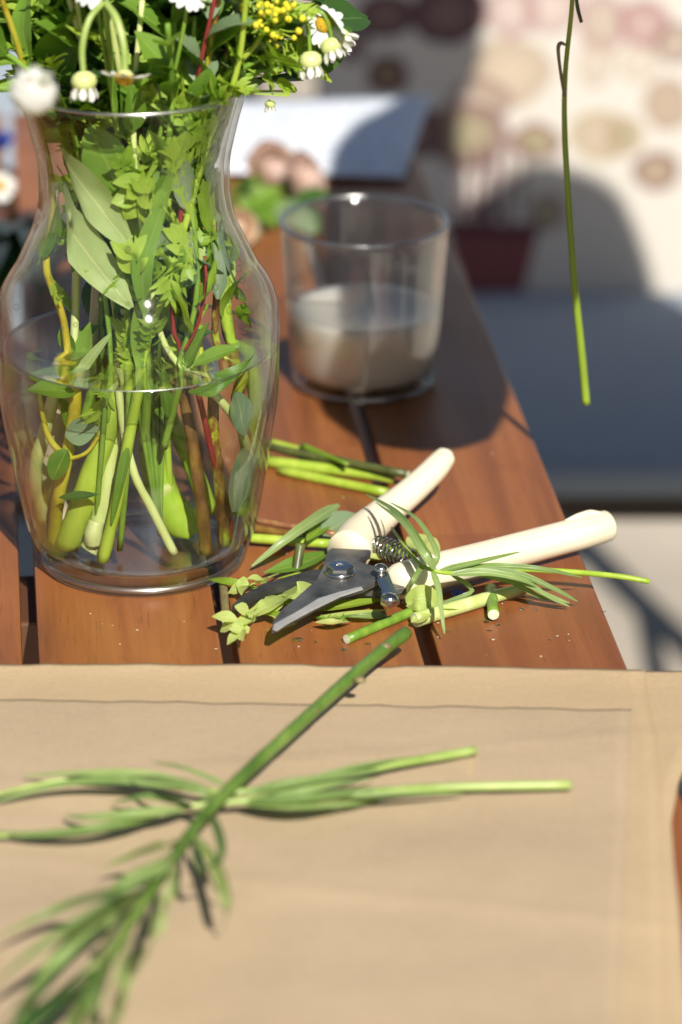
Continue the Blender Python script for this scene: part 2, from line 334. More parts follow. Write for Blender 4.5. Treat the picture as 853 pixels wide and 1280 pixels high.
def prism(outline, z0, z1, bev=.0008):      # a plate: outline in table-plane world points
    bm = bmesh.new(); vs = [bm.verts.new((p.x, p.y, TZ + z0)) for p in outline]; f = bm.faces.new(vs)
    r = bmesh.ops.extrude_face_region(bm, geom=[f])
    for v in r['geom']:
        if isinstance(v, bmesh.types.BMVert): v.co.z = TZ + z1
    bmesh.ops.recalc_face_normals(bm, faces=bm.faces[:])
    if bev: bmesh.ops.bevel(bm, geom=[e_ for e_ in bm.edges if abs(e_.verts[0].co.z - e_.verts[1].co.z) < 1e-6], offset=bev, segments=2, affect='EDGES')
    bmesh.ops.triangulate(bm, faces=[f for f in bm.faces if len(f.verts) > 4]); bm.verts.index_update()
    o = [v.co.copy() for v in bm.verts]; q = [tuple(v.index for v in f.verts) for f in bm.faces]; bm.free(); return o, q
def lathe(prof, c, n=64):
    vs = []; fs = []
    for r, z in prof:
        for k in range(n): an = 2 * math.pi * k / n; vs.append(c + Vector((r * math.cos(an), r * math.sin(an), z)))
    for i in range(len(prof) - 1):
        for k in range(n): fs.append((i * n + k, i * n + (k + 1) % n, (i + 1) * n + (k + 1) % n, (i + 1) * n + k))
    for i in (0, len(prof) - 1):
        if prof[i][0] > 1e-6: fs.append(tuple(i * n + k for k in range(n))[::(-1 if i == 0 else 1)])
    return vs, fs
def ball(c, r, seg=10, sx=1, sy=1, sz=1, bump=0):
    vs = []; fs = []; h = seg // 2
    for i in range(h + 1):
        for k in range(seg):
            th = math.pi * i / h; ph = 2 * math.pi * k / seg
            d = Vector((math.sin(th) * math.cos(ph) * sx, math.sin(th) * math.sin(ph) * sy, math.cos(th) * sz))
            vs.append(c + d * r * (1 + bump * noise.noise(d * 4 + c * 90)))
    for i in range(h):
        for k in range(seg): fs.append((i * seg + k, (i + 1) * seg + k, (i + 1) * seg + (k + 1) % seg, i * seg + (k + 1) % seg))
    return vs, fs

# ------------------------------------------------------------------ ground
g = mk('ground', [(-60, -60, 0), (60, -60, 0), (60, 120, 0), (-60, 120, 0)], [(0, 1, 2, 3)], 'paving', smooth=False); g['kind'] = 'structure'

# ------------------------------------------------------------------ table
e1 = T(785, 835); TA = R_(5.69)
table = root('wooden_table', 'reddish brown slatted hardwood table holding the vase, glass and paper', 'table', (e1.x, e1.y, 0))
table.rotation_euler = (0, 0, TA)
PITCHW, GAP = .0942, .0075; Y0, Y1 = -.80, .972
pm = None
for i in range(8):
    if pm is None:
        v, f = box(-(PITCHW - GAP), 0, Y0, Y1, -.022, 0, .0018)
        pm = mk('plank', v, f, 'wood', smooth=False)
        o = pm
    else: o = pm.copy(); col.objects.link(o)
    o.parent = table; o.location = (-i * PITCHW, 0, TZ)
def tpart(name, b, mat='beam'):
    v, f = box(*b, .002); o = mk(name, v, f, mat, smooth=False); o.parent = table; return o
W8 = 8 * PITCHW
for y in (-.62, .16, .88): tpart('cross_beam', (-W8 + .03, -.03, y - .03, y + .03, TZ - .062, TZ - .0225))
for x in (-W8 + .05, -.05): tpart('side_rail', (x - .018, x + .018, Y0 + .06, Y1 - .06, TZ - .11, TZ - .063))
for x in (-W8 + .05, -.05):
    for y in (Y0 + .10, Y1 - .10): tpart('leg', (x - .0325, x + .0325, y - .0325, y + .0325, 0, TZ - .1105))

# ------------------------------------------------------------------ kraft paper
YBK = T(400, 842).y
def sheet(name, label, mat, back, right, z, curl, ns=70, seed=0, group='sheets of brown kraft paper', left=-260, bottom=1420):
    def ip(pts, t, ax):
        for p, q in zip(pts, pts[1:]):
            if p[ax] <= t <= q[ax]:
                k = (t - p[ax]) / (q[ax] - p[ax]); return p[1 - ax] + (q[1 - ax] - p[1 - ax]) * k
        return pts[-1][1 - ax] if t > pts[-1][ax] else pts[0][1 - ax]
    vs = []; NX = 50; ybr = right[0][1]
    for j in range(ns + 1):
        s = (j / ns) ** 1.25
        for i in range(NX + 1):
            u = i / NX
            yr = ybr + (bottom - ybr) * s; xr = ip(right, yr, 1)
            x = left + (xr - left) * u
            yb = ip(back, left + (right[0][0] - left) * u, 0); y = yb + (bottom - yb) * s
            y += (noise.noise(Vector((x * .02, seed, j * .0))) * 2.2 + noise.noise(Vector((x * .11, seed, 3))) * 1.2) * (1 - s) ** 8
            p = T(x, y); fd_ = min(1, max(0, (YBK - p.y) / .1)); zz = z + .0016 * (1 + noise.noise(Vector((p.x * 7, p.y * 17, 2)))) * fd_ + .0006 * noise.noise(Vector((p.x * 26, p.y * 30, 5))) * fd_ + sum(.0007 * math.exp(-(((p.x - cx) * math.cos(ca) + (p.y - cy_) * math.sin(ca)) / .0035) ** 2) for cx, cy_, ca in ((.02, -.42, 1.35), (.06, -.33, .12), (-.05, -.30, 1.75))) * fd_ + .00012 * noise.noise(Vector((p.x * 60, p.y * 80, 7)))
            zz += curl * max(0, 1 - s * 22) ** 2 * (.6 + .5 * noise.noise(Vector((x * .008, seed * 3, 0))))
            if seed == 9: zz -= .00016 * max(0, 1 - s * 40)
            vs.append((p.x, p.y, TZ + zz))
    fs = [(j * (NX + 1) + i, (j + 1) * (NX + 1) + i, (j + 1) * (NX + 1) + i + 1, j * (NX + 1) + i + 1) for j in range(ns) for i in range(NX)]
    o = mk(name, vs, fs, mat, origin=T(400, 1100)); tag(o, label, 'paper', group)
    so_ = o.modifiers.new('thickness', 'SOLIDIFY'); so_.thickness = .00012; so_.offset = 0
    return o
sheet('kraft_paper', 'lowest brown kraft sheet, its right edge overhanging the table', 'kraft', [(-260, 836), (400, 840), (800, 842), (905, 841)],
      [(905, 841), (908, 890), (872, 930), (848, 985), (839, 1035), (843, 1090), (850, 1150), (856, 1220), (862, 1290), (880, 1420)], .0008, .001, seed=1)
sheet('kraft_paper', 'middle yellowish kraft sheet whose far edge crosses the planks', 'kraft', [(-260, 835), (0, 838), (330, 838), (560, 840), (806, 845)],
      [(806, 845), (812, 880), (822, 930), (828, 1000), (830, 1100), (836, 1300), (840, 1420)], .0016, .0026, seed=5)
sheet('kraft_paper', 'topmost greyish brown kraft sheet under the leafy sprigs', 'kraft_top', [(-260, 876), (0, 880), (400, 886), (790, 893)],
      [(790, 893), (787, 1000), (781, 1150), (774, 1290), (768, 1420)], .00187, .0, seed=9)
PZ = .0040                                   # top of the paper above the table

# ------------------------------------------------------------------ vase
vb = T(179, 697); VY = vb.y
VP = [(.0, .049), (.002, .0518), (.008, .0536), (.021, .0578), (.037, .0608), (.053, .0636), (.068, .0662), (.0845, .0684), (.098, .0692), (.112, .0695), (.124, .0695), (.131, .0692), (.138, .0682),
      (.1435, .0663), (.149, .0634), (.156, .0590), (.1637, .0553), (.1775, .0492), (.188, .0468), (.198, .0462), (.21, .0466), (.2265, .0503), (.237, .0532), (.2445, .0552)]
def sm(pairs, n=4):
    pts = spline([Vector((r, z, 0)) for z, r in pairs], n); return [(p.x, p.y) for p in pts]
VPs = sm(VP)
def rv(z):
    z = max(0, min(z, .2445))
    for (z0, r0), (z1, r1) in zip(VP, VP[1:]):
        if z0 <= z <= z1: return r0 + (r1 - r0) * (z - z0) / (z1 - z0)
    return VP[-1][1]
vase = root('glass_vase', 'tall clear glass vase with a flared neck, half full of water', 'vase', vb)
WALL = .0028
outer = [(r, z) for r, z in VPs]; inner = [(r - WALL, z) for r, z in VPs if z > .011]
prof = [(0.0001, .0022), (.030, .0022), (.043, 0.0)] + outer + [(.0545, .2458), (.0532, .2452)] + inner[::-1] + [(.049, .0098), (.042, .0088), (.0001, .0085)]
v, f = lathe(prof, vb, 96); gbo = mk('glass_body', v, f, 'glass', vase); gbo.data.materials.append(M['glass_base'])
for pl in gbo.data.polygons:
    if pl.center.z < .0105 and abs(pl.normal.z) > .6: pl.material_index = 1
def ringt(c, r, z, rr): return tube([c + Vector((r * math.cos(k / 72 * 2 * math.pi), r * math.sin(k / 72 * 2 * math.pi), z)) for k in range(73)], rr, 10, 1, caps=False)
v, f = ringt(vb, .0541, .2462, .0012); mk('rim', v, f, 'rim', vase)
v, f = ringt(vb, .0498, .0036, .0016); mk('foot_highlight', v, f, 'rim', vase)  # added glossy ring standing in for the highlight along the base
drops = []
for i in range(38):
    z = random.choice([random.uniform(.125, .175), random.uniform(.13, .155), random.uniform(.15, .2)]); an = random.uniform(-2.9, -.25)
    r = rv(z) - WALL - .0006
    drops.append(ball(vb + Vector((r * math.cos(an), r * math.sin(an), z)), random.choice([.0007, .0009, .0013, .0018]), 12))
dv, df_ = join(drops); o = mk('droplets', dv, df_, 'drop', vase); o['kind'] = 'stuff'
WL = .1135
wpr = [(.0001, .0095), (.041, .0097), (.0478, .0112)] + [(r - WALL - .0004, z) for r, z in VPs if .0125 < z < WL] + [(rv(WL) - WALL - .0004, WL + .0012), (rv(WL) - WALL - .003, WL), (.0001, WL - .0002)]
v, f = lathe(wpr, vb, 96); o = mk('vase_water', v, f, 'water', origin=vb); tag(o, 'clear water filling the lower half of the vase', 'water')
o.data.materials.append(M['water_side']); o.data.materials.append(M['glass_base'])
for pl in o.data.polygons:
    if not (pl.center.z > WL - .002): pl.material_index = 2 if pl.center.z < .0115 and abs(pl.normal.z) > .6 else 1

ring = [vb + Vector((math.cos(k / 60 * 2 * math.pi), math.sin(k / 60 * 2 * math.pi), 0)) * (rv(WL) - WALL - .0012) + Vector((0, 0, WL + .0004)) for k in range(61)]
v, f = tube(ring, .00045, 8, 1, caps=False); mk('meniscus', v, f, 'rim', o)
def inside(p, m=.0045):                      # keep plant pieces within the glass wherever they are below the rim
    z = p.z - TZ
    if z > .246: return p
    if WL - .001 < z < WL + .045:
        k = .87 + .13 * max(0, (z - WL)) / .045; p = Vector((vb.x + (p.x - vb.x) * k, vb.y + (p.y - vb.y) * k, p.z))
    r = math.hypot(p.x - vb.x, p.y - vb.y); lim = rv(z) - m
    if z < .0125: p = Vector((p.x, p.y, TZ + .0125)); lim = min(lim, .046)
    if r > lim: k = lim / r; p = Vector((vb.x + (p.x - vb.x) * k, vb.y + (p.y - vb.y) * k, p.z))
    return p

# ------------------------------------------------------------------ tumbler
gb = T(455, 477)
tum = root('drinking_glass', 'clear tumbler of cloudy lemonade behind the pruners', 'glass', gb)
GH = .0955; gr = lambda z: .0412 + (.0474 - .0412) * z / GH
prof = [(.0001, .003), (.030, .003), (.0375, .0004), (.0396, .0012)] + [(gr(z), z) for z in (.004, .012, .03, .05, .07, .088, .0945)] + [(gr(GH) - .0008, GH), (gr(GH) - .0018, GH - .0003)] + [(gr(z) - .0022, z) for z in (.09, .07, .05, .03, .016, .011)] + [(.0365, .0072), (.028, .0064), (.0001, .0062)]
v, f = lathe(prof, gb, 80); mk('glass_body', v, f, 'tumbler', tum)
v, f = ringt(gb, gr(GH) - .0010, GH + .0002, .0014); mk('rim', v, f, 'rim', tum)
v, f = ringt(gb, .0392, .0030, .0015); mk('foot_highlight', v, f, 'rim', tum)  # ring added to give the tumbler's base a bright line
LH = .0445
prof = [(.0001, .0067), (.028, .0069), (.0362, .0078)] + [(gr(z) - .0024, z) for z in (.0115, .0165, .03, .04)] + [(gr(LH) - .0024, LH + .0006), (gr(LH) - .0045, LH), (.0001, LH)]
v, f = lathe(prof, gb, 80); o = mk('lemonade', v, f, 'lemon', origin=gb); tag(o, 'cloudy greyish lemonade filling the lower half of the tumbler', 'drink')

# ------------------------------------------------------------------ flowers
PETAL = None
def frame_from(d):
    d = d.normalized(); s = d.cross(Vector((0, 0, 1)) if abs(d.z) < .95 else Vector((1, 0, 0))).normalized(); return s, d.cross(s).normalized(), d
def chamomile(parent, c, d, r=.011, droop=0.0, np=14, disc=.36):
    s, u, d = frame_from(d)
    dv = []; 
    v, f = ball(Vector((0, 0, 0)), r * disc, 14, 1, 1, .75, .12); v = [c + s * q.x + u * q.y + d * q.z for q in v]
    head = mk('flower_head', v, f, 'disc', parent)
    v, f = ball(Vector((0, 0, 0)), r * disc * .85, 10, 1, 1, .6); v = [c - d * r * .16 + s * q.x + u * q.y + d * q.z for q in v]; mk('calyx', v, f, 'S_pale', head)
    for k in range(np):
        an = 2 * math.pi * k / np + random.uniform(-.12, .12); o_ = s * math.cos(an) + u * math.sin(an)
        dr = droop + random.uniform(-.15, .15); o2 = (o_ * math.cos(dr) - d * math.sin(dr))
        add_leaf(head, 'white_petal', c + o_ * r * disc * .75 - d * r * .05, c + o_ * r * disc * .75 + o2 * r * random.uniform(.62, .75), r * .36, d if abs(dr) < 1.2 else o_, name='petal', shape='petal', bend=.1, fold=.06, n=5, cols=2)
def bud(parent, c, d, r=.0055):
    s, u, d = frame_from(d)
    v, f = ball(Vector((0, 0, 0)), r, 12, 1, 1, .8, .15); v = [c + s * q.x + u * q.y + d * q.z for q in v]; h = mk('bud', v, f, 'S_pale', parent)
    for k in range(9):
        an = 2 * math.pi * k / 9; o_ = s * math.cos(an) + u * math.sin(an)
        add_leaf(h, 'white_petal', c + o_ * r * .75 + d * r * .4, c + o_ * r * 1.0 + d * r * random.uniform(1.2, 1.6), r * .6, o_, name='petal', shape='petal', n=4, cols=2)

VA = lambda x, y, dy=0.0: D(x, y, VY + dy)
def plant(name, label, pts, rs, mat, cat='stem', group='stems standing in the vase', cut='cutgreen', seg=8, inv=True, post=None, wob=.1, flat=1.0):
    P = [inside(Vector(p), .0045 + (lerpl(rs, i / max(1, len(pts) - 1)))) if inv else Vector(p) for i, p in enumerate(pts)]
    r0 = root(name, label, cat, P[0], group)
    if inv:
        Ls = spline(P, seg); rs2 = [lerpl(rs, i / (len(Ls) - 1)) * (1.16 if q.z - TZ < WL - .001 else .95) for i, q in enumerate(Ls)]
        v, f = tube(Ls, rs2, 12, 1, wob=wob, flat=flat, flatdir=Vector((0, 1, 0)), post=inside)
    else: v, f = tube(P, rs, 12, seg, wob=wob)
    mk('stem', v, f, mat, r0)
    if cut and not inv:
        L = spline(P, seg); v, f = cutdisc(L[0], L[0] - L[1], lerpl(rs, 0)); mk('cut_end', v, f, cut, r0)
    return r0, spline(P, seg)
def dress(r0, path, mat, t0, t1, k, ln, wd, shape='oval', spread=.9, up=.6, bend=.12, post=inside, golden=2.4, ph=0.0, fold=.15, wave=.06, jitter=.25, facing=None):
    n = len(path) - 1
    for i in range(k):
        t = t0 + (t1 - t0) * (i + .5) / k; x = t * n; j = min(int(x), n - 1); p = path[j].lerp(path[j + 1], x - j)
        d = (path[j + 1] - path[j]).normalized()
        if d.z < 0: d = -d
        s, u, _ = frame_from(d); an = ph + golden * i + random.uniform(-jitter, jitter)
        o_ = s * math.cos(an) + u * math.sin(an); dr = (o_ * spread + d * up).normalized()
        L = ln * random.uniform(.75, 1.2); nn = (d * spread - o_ * up + Vector((random.uniform(-.3, .3), -.25, random.uniform(0, .5)))).normalized()
        if facing is not None: nn = (nn + facing).normalized()
        add_leaf(r0, mat, p, p + dr * L, wd * random.uniform(.8, 1.2), nn, shape=shape, bend=random.uniform(0, bend * 2), fold=fold, wave=wave, post=post, n=16 if shape == 'lobed' else 9)

# --- named stems seen through the glass
S = {}
r0, p = plant('leafy_branch', 'yellowish branch with two side twigs at the left inside the vase', [VA(60, 700, -.012), VA(72, 630, -.014), VA(86, 560, -.015), VA(94, 490, -.012), VA(74, 460, -.014), VA(64, 400, -.02), VA(58, 330, -.022), VA(52, 240, -.012), VA(40, 120, -.008), VA(10, 20, -.03), VA(-30, -80, -.05)], [.0029, .0028, .0028, .0027, .0022, .0020, .0018, .0016, .0015, .0012], 'S_yellow')
v, f = tube([VA(84, 574, -.016), VA(62, 548, -.018), VA(52, 512, -.016), VA(50, 490, -.014)], [.0018, .0016, .0012, .001], 8, post=inside); mk('twig', v, f, 'S_yellow', r0)
v, f = tube([VA(86, 574, -.016), VA(108, 566, -.02), VA(122, 548, -.022), VA(126, 538, -.022)], [.0012, .001, .0009, .0007], 8, post=inside); mk('twig', v, f, 'S_yellow', r0)
FA = Vector((0.15, -.8, .6)).normalized()
add_leaf(r0, 'L_pale', VA(68, 188, -.034), VA(166, 312, -.036), .0172, Vector((-.35, -.75, .6)), shape='oval', bend=-.10, fold=.20, wave=.12, n=16, cols=6, post=inside)
add_leaf(r0, 'L_pale', VA(50, 238, -.036), VA(164, 386, -.040), .0198, Vector((-.05, -.85, .5)), shape='oval', bend=-.14, fold=.16, wave=.14, n=16, cols=6, post=inside)
add_leaf(r0, 'L_mid', VA(112, 158, -.026), VA(166, 268, -.027), .0230, Vector((-.1, -.9, .4)), shape='oval', bend=.03, fold=.06, wave=.05, n=14, cols=6, post=inside)
add_leaf(r0, 'L_mid', VA(84, 562, -.02), VA(66, 600, -.024), .0125, Vector((-.5, -.8, .1)), shape='oval', n=10, post=inside)
add_leaf(r0, 'L_euc', VA(82, 545, -.022), VA(124, 535, -.024), .0135, Vector((.2, -.8, .5)), shape='lance', n=10, post=inside)
add_leaf(r0, 'L_mid', VA(94, 492, -.02), VA(34, 488, -.03), .012, Vector((0, -.6, .8)), shape='lance', bend=.15, n=10, post=inside)
add_leaf(r0, 'L_dark', VA(74, 622, -.026), VA(124, 618, -.03), .005, Vector((.1, -.7, .7)), shape='lance', n=8, post=inside)
S['branch'] = (r0, p)
r0, p = plant('thick_stalk', 'thickest yellow green stalk leaning left under water', [VA(84, 694, -.016), VA(110, 610, -.016), VA(140, 515, -.014), VA(165, 400, -.004), VA(180, 230, .0), VA(188, 120, .0), VA(200, -40, .0)], [.0055, .0053, .005, .004, .003, .0026, .002], 'S_bright')
S['thick'] = (r0, p)
r0, p = plant('pale_stalk', 'pale celery coloured stalk ending in a swollen node', [VA(113, 716, -.022), VA(120, 675, -.02), VA(134, 600, -.016), VA(150, 500, -.01), VA(160, 380, -.008), VA(170, 220, -.01), VA(150, 90, -.02), VA(120, -60, -.04)], [.0050, .0048, .0036, .0032, .0026, .0020, .0018, .0015], 'S_pale')
v, f = tube([VA(118, 680, -.026), VA(117, 668, -.026), VA(121, 652, -.024)], [.0042, .0046, .0040], 12, post=inside); mk('node', v, f, 'S_pale', r0)
S['pale'] = (r0, p)
r0, p = plant('green_sprig', 'long slender green stem crossing the vase diagonally in front', [VA(129, 714, -.034), VA(148, 620, -.032), VA(165, 530, -.032), VA(186, 440, -.034), VA(206, 370, -.034), VA(240, 270, -.032), VA(276, 175, -.026), VA(296, 90, -.03), VA(310, -20, -.04)], [.0027, .0025, .0023, .0020, .0018, .0016, .0015, .0014], 'S_bright')
add_leaf(r0, 'L_mid', VA(160, 560, -.036), VA(140, 655, -.038), .006, Vector((-.3, -.9, .1)), shape='line', post=inside)
S['diag'] = (r0, p)
r0, p = plant('pale_sprig', 'thin pale stem leaning right across the vase bottom', [VA(218, 696, -.024), VA(192, 640, -.024), VA(166, 586, -.026), VA(150, 500, -.02), VA(140, 400, -.006), VA(120, 230, .0), VA(112, 120, -.005), VA(96, 0, -.03)], [.0020, .0019, .0018, .0016, .0015, .0014, .0012], 'S_pale')
S['thin'] = (r0, p)
r0, p = plant('sheathed_stalk', 'broad green sheathed stalk with a pale ring joint in the water', [VA(238, 696, .004), VA(216, 640, .004), VA(200, 606, .004), VA(190, 540, .006), VA(188, 440, .006), VA(196, 300, .008), VA(205, 160, .006), VA(220, 20, .0), VA(230, -70, -.01)], [.0086, .0082, .0066, .0066, .005, .0035, .003, .0025], 'S_mid', wob=.04)
v, f = tube([VA(203, 618, .003), VA(200, 608, .003), VA(197, 596, .003)], [.0072, .0078, .0066], 14, post=inside); mk('node', v, f, 'S_pale', r0)
S['sheath'] = (r0, p)
r0, p = plant('green_stalk', 'mid green stalk slanting down behind the brown twigs', [VA(262, 640, .016), VA(236, 570, .014), VA(206, 505, .010), VA(190, 420, .012), VA(175, 300, .014), VA(150, 160, .018), VA(90, 40, .03), VA(40, -60, .05)], [.0042, .0040, .0036, .003, .0026, .0022, .002], 'S_mid')
S['g2'] = (r0, p)
r0, p = plant('brown_twig', 'straight dark brown twig standing at the right of the vase', [VA(258, 703, -.024), VA(252, 630, -.022), VA(240, 550, -.020), VA(230, 490, -.016), VA(222, 400, -.012), VA(216, 300, -.006), VA(205, 180, .0), VA(180, 80, .01), VA(160, -40, .02)], [.0028, .0027, .0027, .0025, .0022, .002, .0017, .0015], 'S_brown', wob=.16)
S['b1'] = (r0, p)
r0, p = plant('mottled_twig', 'brown twig mottled with lime green beside the red stem', [VA(281, 682, -.016), VA(275, 610, -.018), VA(267, 540, -.020), VA(266, 470, -.02), VA(256, 400, -.022), VA(238, 320, -.02), VA(238, 200, -.014), VA(260, 80, -.02), VA(282, -50, -.03)], [.0026, .0026, .0025, .0023, .002, .0018, .0016, .0014], 'S_mottle', wob=.12)
S['b2'] = (r0, p)
r0, p = plant('red_sprig', 'thin bright red stem with bluish oval leaves', [VA(299, 684, -.010), VA(284, 630, -.014), VA(266, 570, -.022), VA(250, 500, -.03), VA(238, 440, -.034), VA(226, 420, -.036), VA(219, 370, -.034), VA(228, 250, -.03), VA(240, 150, -.022), VA(252, 75, -.028), VA(266, 10, -.03), VA(280, -60, -.03)], [.0014, .0013, .0013, .0013, .0012, .0012, .0011, .001], 'S_red')
v, f = tube([VA(238, 442, -.035), VA(252, 410, -.036), VA(258, 360, -.034), VA(256, 320, -.03)], [.001, .0009, .0008], 8, post=inside); mk('twig', v, f, 'S_red', r0)
S['red'] = (r0, p)
r0, p = plant('crooked_twig', 'crooked russet brown twig nearest the right side of the vase', [VA(318, 622, -.004), VA(309, 560, -.010), VA(297, 500, -.016), VA(304, 465, -.018), VA(296, 430, -.020), VA(284, 396, -.022), VA(272, 330, -.02), VA(262, 230, -.01), VA(270, 120, -.01), VA(300, 20, -.01), VA(330, -60, -.01)], [.0030, .0028, .0026, .0023, .0021, .0019, .0017, .0015, .0013], 'S_mottle', wob=.16)
S['b3'] = (r0, p)
r0, p = plant('pale_sprig', 'pale straight stem running from the waterline to the right wall', [VA(327, 584, -.012), VA(300, 535, -.024), VA(268, 492, -.034), VA(238, 462, -.036), VA(208, 425, -.034), VA(190, 360, -.03), VA(170, 220, -.026), VA(168, 120, -.02), VA(178, 0, -.02)], [.0019, .0018, .0017, .0016, .0015, .0014], 'S_pale')
S['p3'] = (r0, p)
r0, p = plant('flat_stalk', 'broad pale yellow stalk against the right wall of the vase', [VA(316, 640, .006), VA(320, 560, .008), VA(322, 490, .008), VA(300, 380, .008), VA(262, 240, .008), VA(240, 120, .008), VA(236, 20, .0)], [.0046, .0044, .004, .003, .0024, .002], 'S_bright')
S['flat'] = (r0, p)
r0, p = plant('short_sprig', 'pale stem leaning on the left wall below the waterline', [VA(32, 650, .004), VA(44, 590, -.002), VA(56, 540, -.004), VA(80, 440, -.006), VA(100, 300, -.004), VA(116, 160, -.006), VA(100, 50, -.02), VA(70, -60, -.03)], [.0030, .003, .0028, .0024, .002, .0018, .0015], 'S_pale')
S['left'] = (r0, p)
r0, p = plant('woody_stalk', 'beige woody stalk at the far left of the vase bottom', [VA(50, 690, .012), VA(58, 620, .014), VA(70, 540, .014), VA(100, 420, .012), VA(130, 280, .01), VA(150, 140, .01), VA(150, 20, .01)], [.0062, .006, .0054, .004, .003, .0025, .002], 'S_beige')
S['beige'] = (r0, p)
r0, p = plant('wilted_sprig', 'stem with long leaves lying across the waterline at the right', [VA(205, 560, -.02), VA(220, 500, -.03), VA(240, 462, -.038), VA(250, 380, -.036), VA(246, 250, -.03), VA(238, 130, -.02), VA(244, 20, -.02)], [.0016, .0016, .0015, .0014, .0012], 'S_green')
add_leaf(r0, 'L_mid', VA(236, 490, -.044), VA(348, 446, -.034), .0115, Vector((0, -.55, .85)), shape='lance', via=[VA(280, 488, -.05), VA(322, 470, -.045)], n=12, post=inside)
add_leaf(r0, 'L_mid', VA(250, 462, -.044), VA(318, 438, -.045), .0105, Vector((0, -.45, .9)), shape='lance', bend=.1, n=12, post=inside)
add_leaf(r0, 'L_euc', VA(296, 490, -.03), VA(306, 545, -.034), .0130, Vector((.5, -.8, .2)), shape='oval', post=inside)
add_leaf(r0, 'L_euc', VA(306, 560, -.02), VA(292, 640, -.026), .0150, Vector((.6, -.8, .1)), shape='oval', post=inside)
add_leaf(r0, 'L_dark', VA(232, 428, -.03), VA(276, 416, -.03), .007, Vector((0, -.5, .85)), shape='lance', post=inside)
add_leaf(r0, 'L_pale', VA(88, 470, -.036), VA(136, 420, -.036), .0065, Vector((0, -.8, .6)), shape='line', post=inside)
add_leaf(r0, 'L_bright', VA(140, 500, -.036), VA(120, 484, -.036), .008, Vector((0, -.7, .7)), shape='lobed', n=16, post=inside)
S['wilt'] = (r0, p)
r0, p = plant('strappy_sprig', 'stem with a long folded strap leaf in the middle of the neck', [VA(180, 560, -.01), VA(185, 470, -.024), VA(184, 400, -.034), VA(190, 320, -.036), VA(205, 220, -.034), VA(215, 130, -.03), VA(210, 30, -.05)], [.0022, .002, .0018, .0016, .0014], 'S_green')
add_leaf(r0, 'L_mid', VA(182, 400, -.042), VA(232, 180, -.038), .012, Vector((-.3, -.9, .2)), shape='lance', via=[VA(180, 330, -.044), VA(206, 260, -.042)], n=14, post=inside)
add_leaf(r0, 'L_mid', VA(176, 470, -.03), VA(170, 380, -.036), .008, Vector((-.2, -.9, .2)), shape='lance', n=10, post=inside)
S['strap'] = (r0, p)

for key, mat, t0, t1, k, ln, wd, shp, spr, up in (
    ('thick', 'L_bright', .38, .72, 11, .028, .018, 'celery', .55, .9), ('pale', 'L_bright', .5, .98, 12, .034, .020, 'lobed', .7, .8), ('diag', 'L_bright', .5, .80, 9, .030, .018, 'lobed', .6, .8),
    ('thin', 'L_mid', .55, .95, 10, .030, .014, 'lance', .7, .8), ('sheath', 'L_bright', .45, .95, 11, .034, .022, 'celery', .6, .8), ('g2', 'L_mid', .42, .95, 10, .034, .015, 'lance', .7, .8),
    ('b1', 'L_bright', .45, .96, 12, .032, .020, 'oval', .7, .7), ('b2', 'L_mid', .5, .95, 11, .026, .015, 'oval', .7, .8), ('red', 'L_euc', .62, .98, 10, .022, .014, 'oval', .8, .6),
    ('b3', 'L_euc', .56, .98, 12, .024, .013, 'oval', .8, .6), ('p3', 'L_bright', .5, .9, 9, .026, .016, 'lobed', .6, .8), ('flat', 'L_bright', .45, .9, 10, .03, .018, 'oval', .6, .8),
    ('left', 'L_mid', .4, .95, 11, .024, .009, 'lance', .7, .8), ('beige', 'L_dark', .5, .98, 10, .036, .020, 'oval', .7, .7), ('wilt', 'L_bright', .4, .9, 8, .03, .02, 'oval', .6, .8), ('strap', 'L_mid', .55, .98, 8, .03, .014, 'lance', .7, .7)):
    r0, p = S[key]; dress(r0, p, mat, t0, t1, k, ln, wd, shp, spr, up, ph=hash(key) % 6 if False else len(key) * 1.7 + k, facing=Vector((0, -.2, .2)))

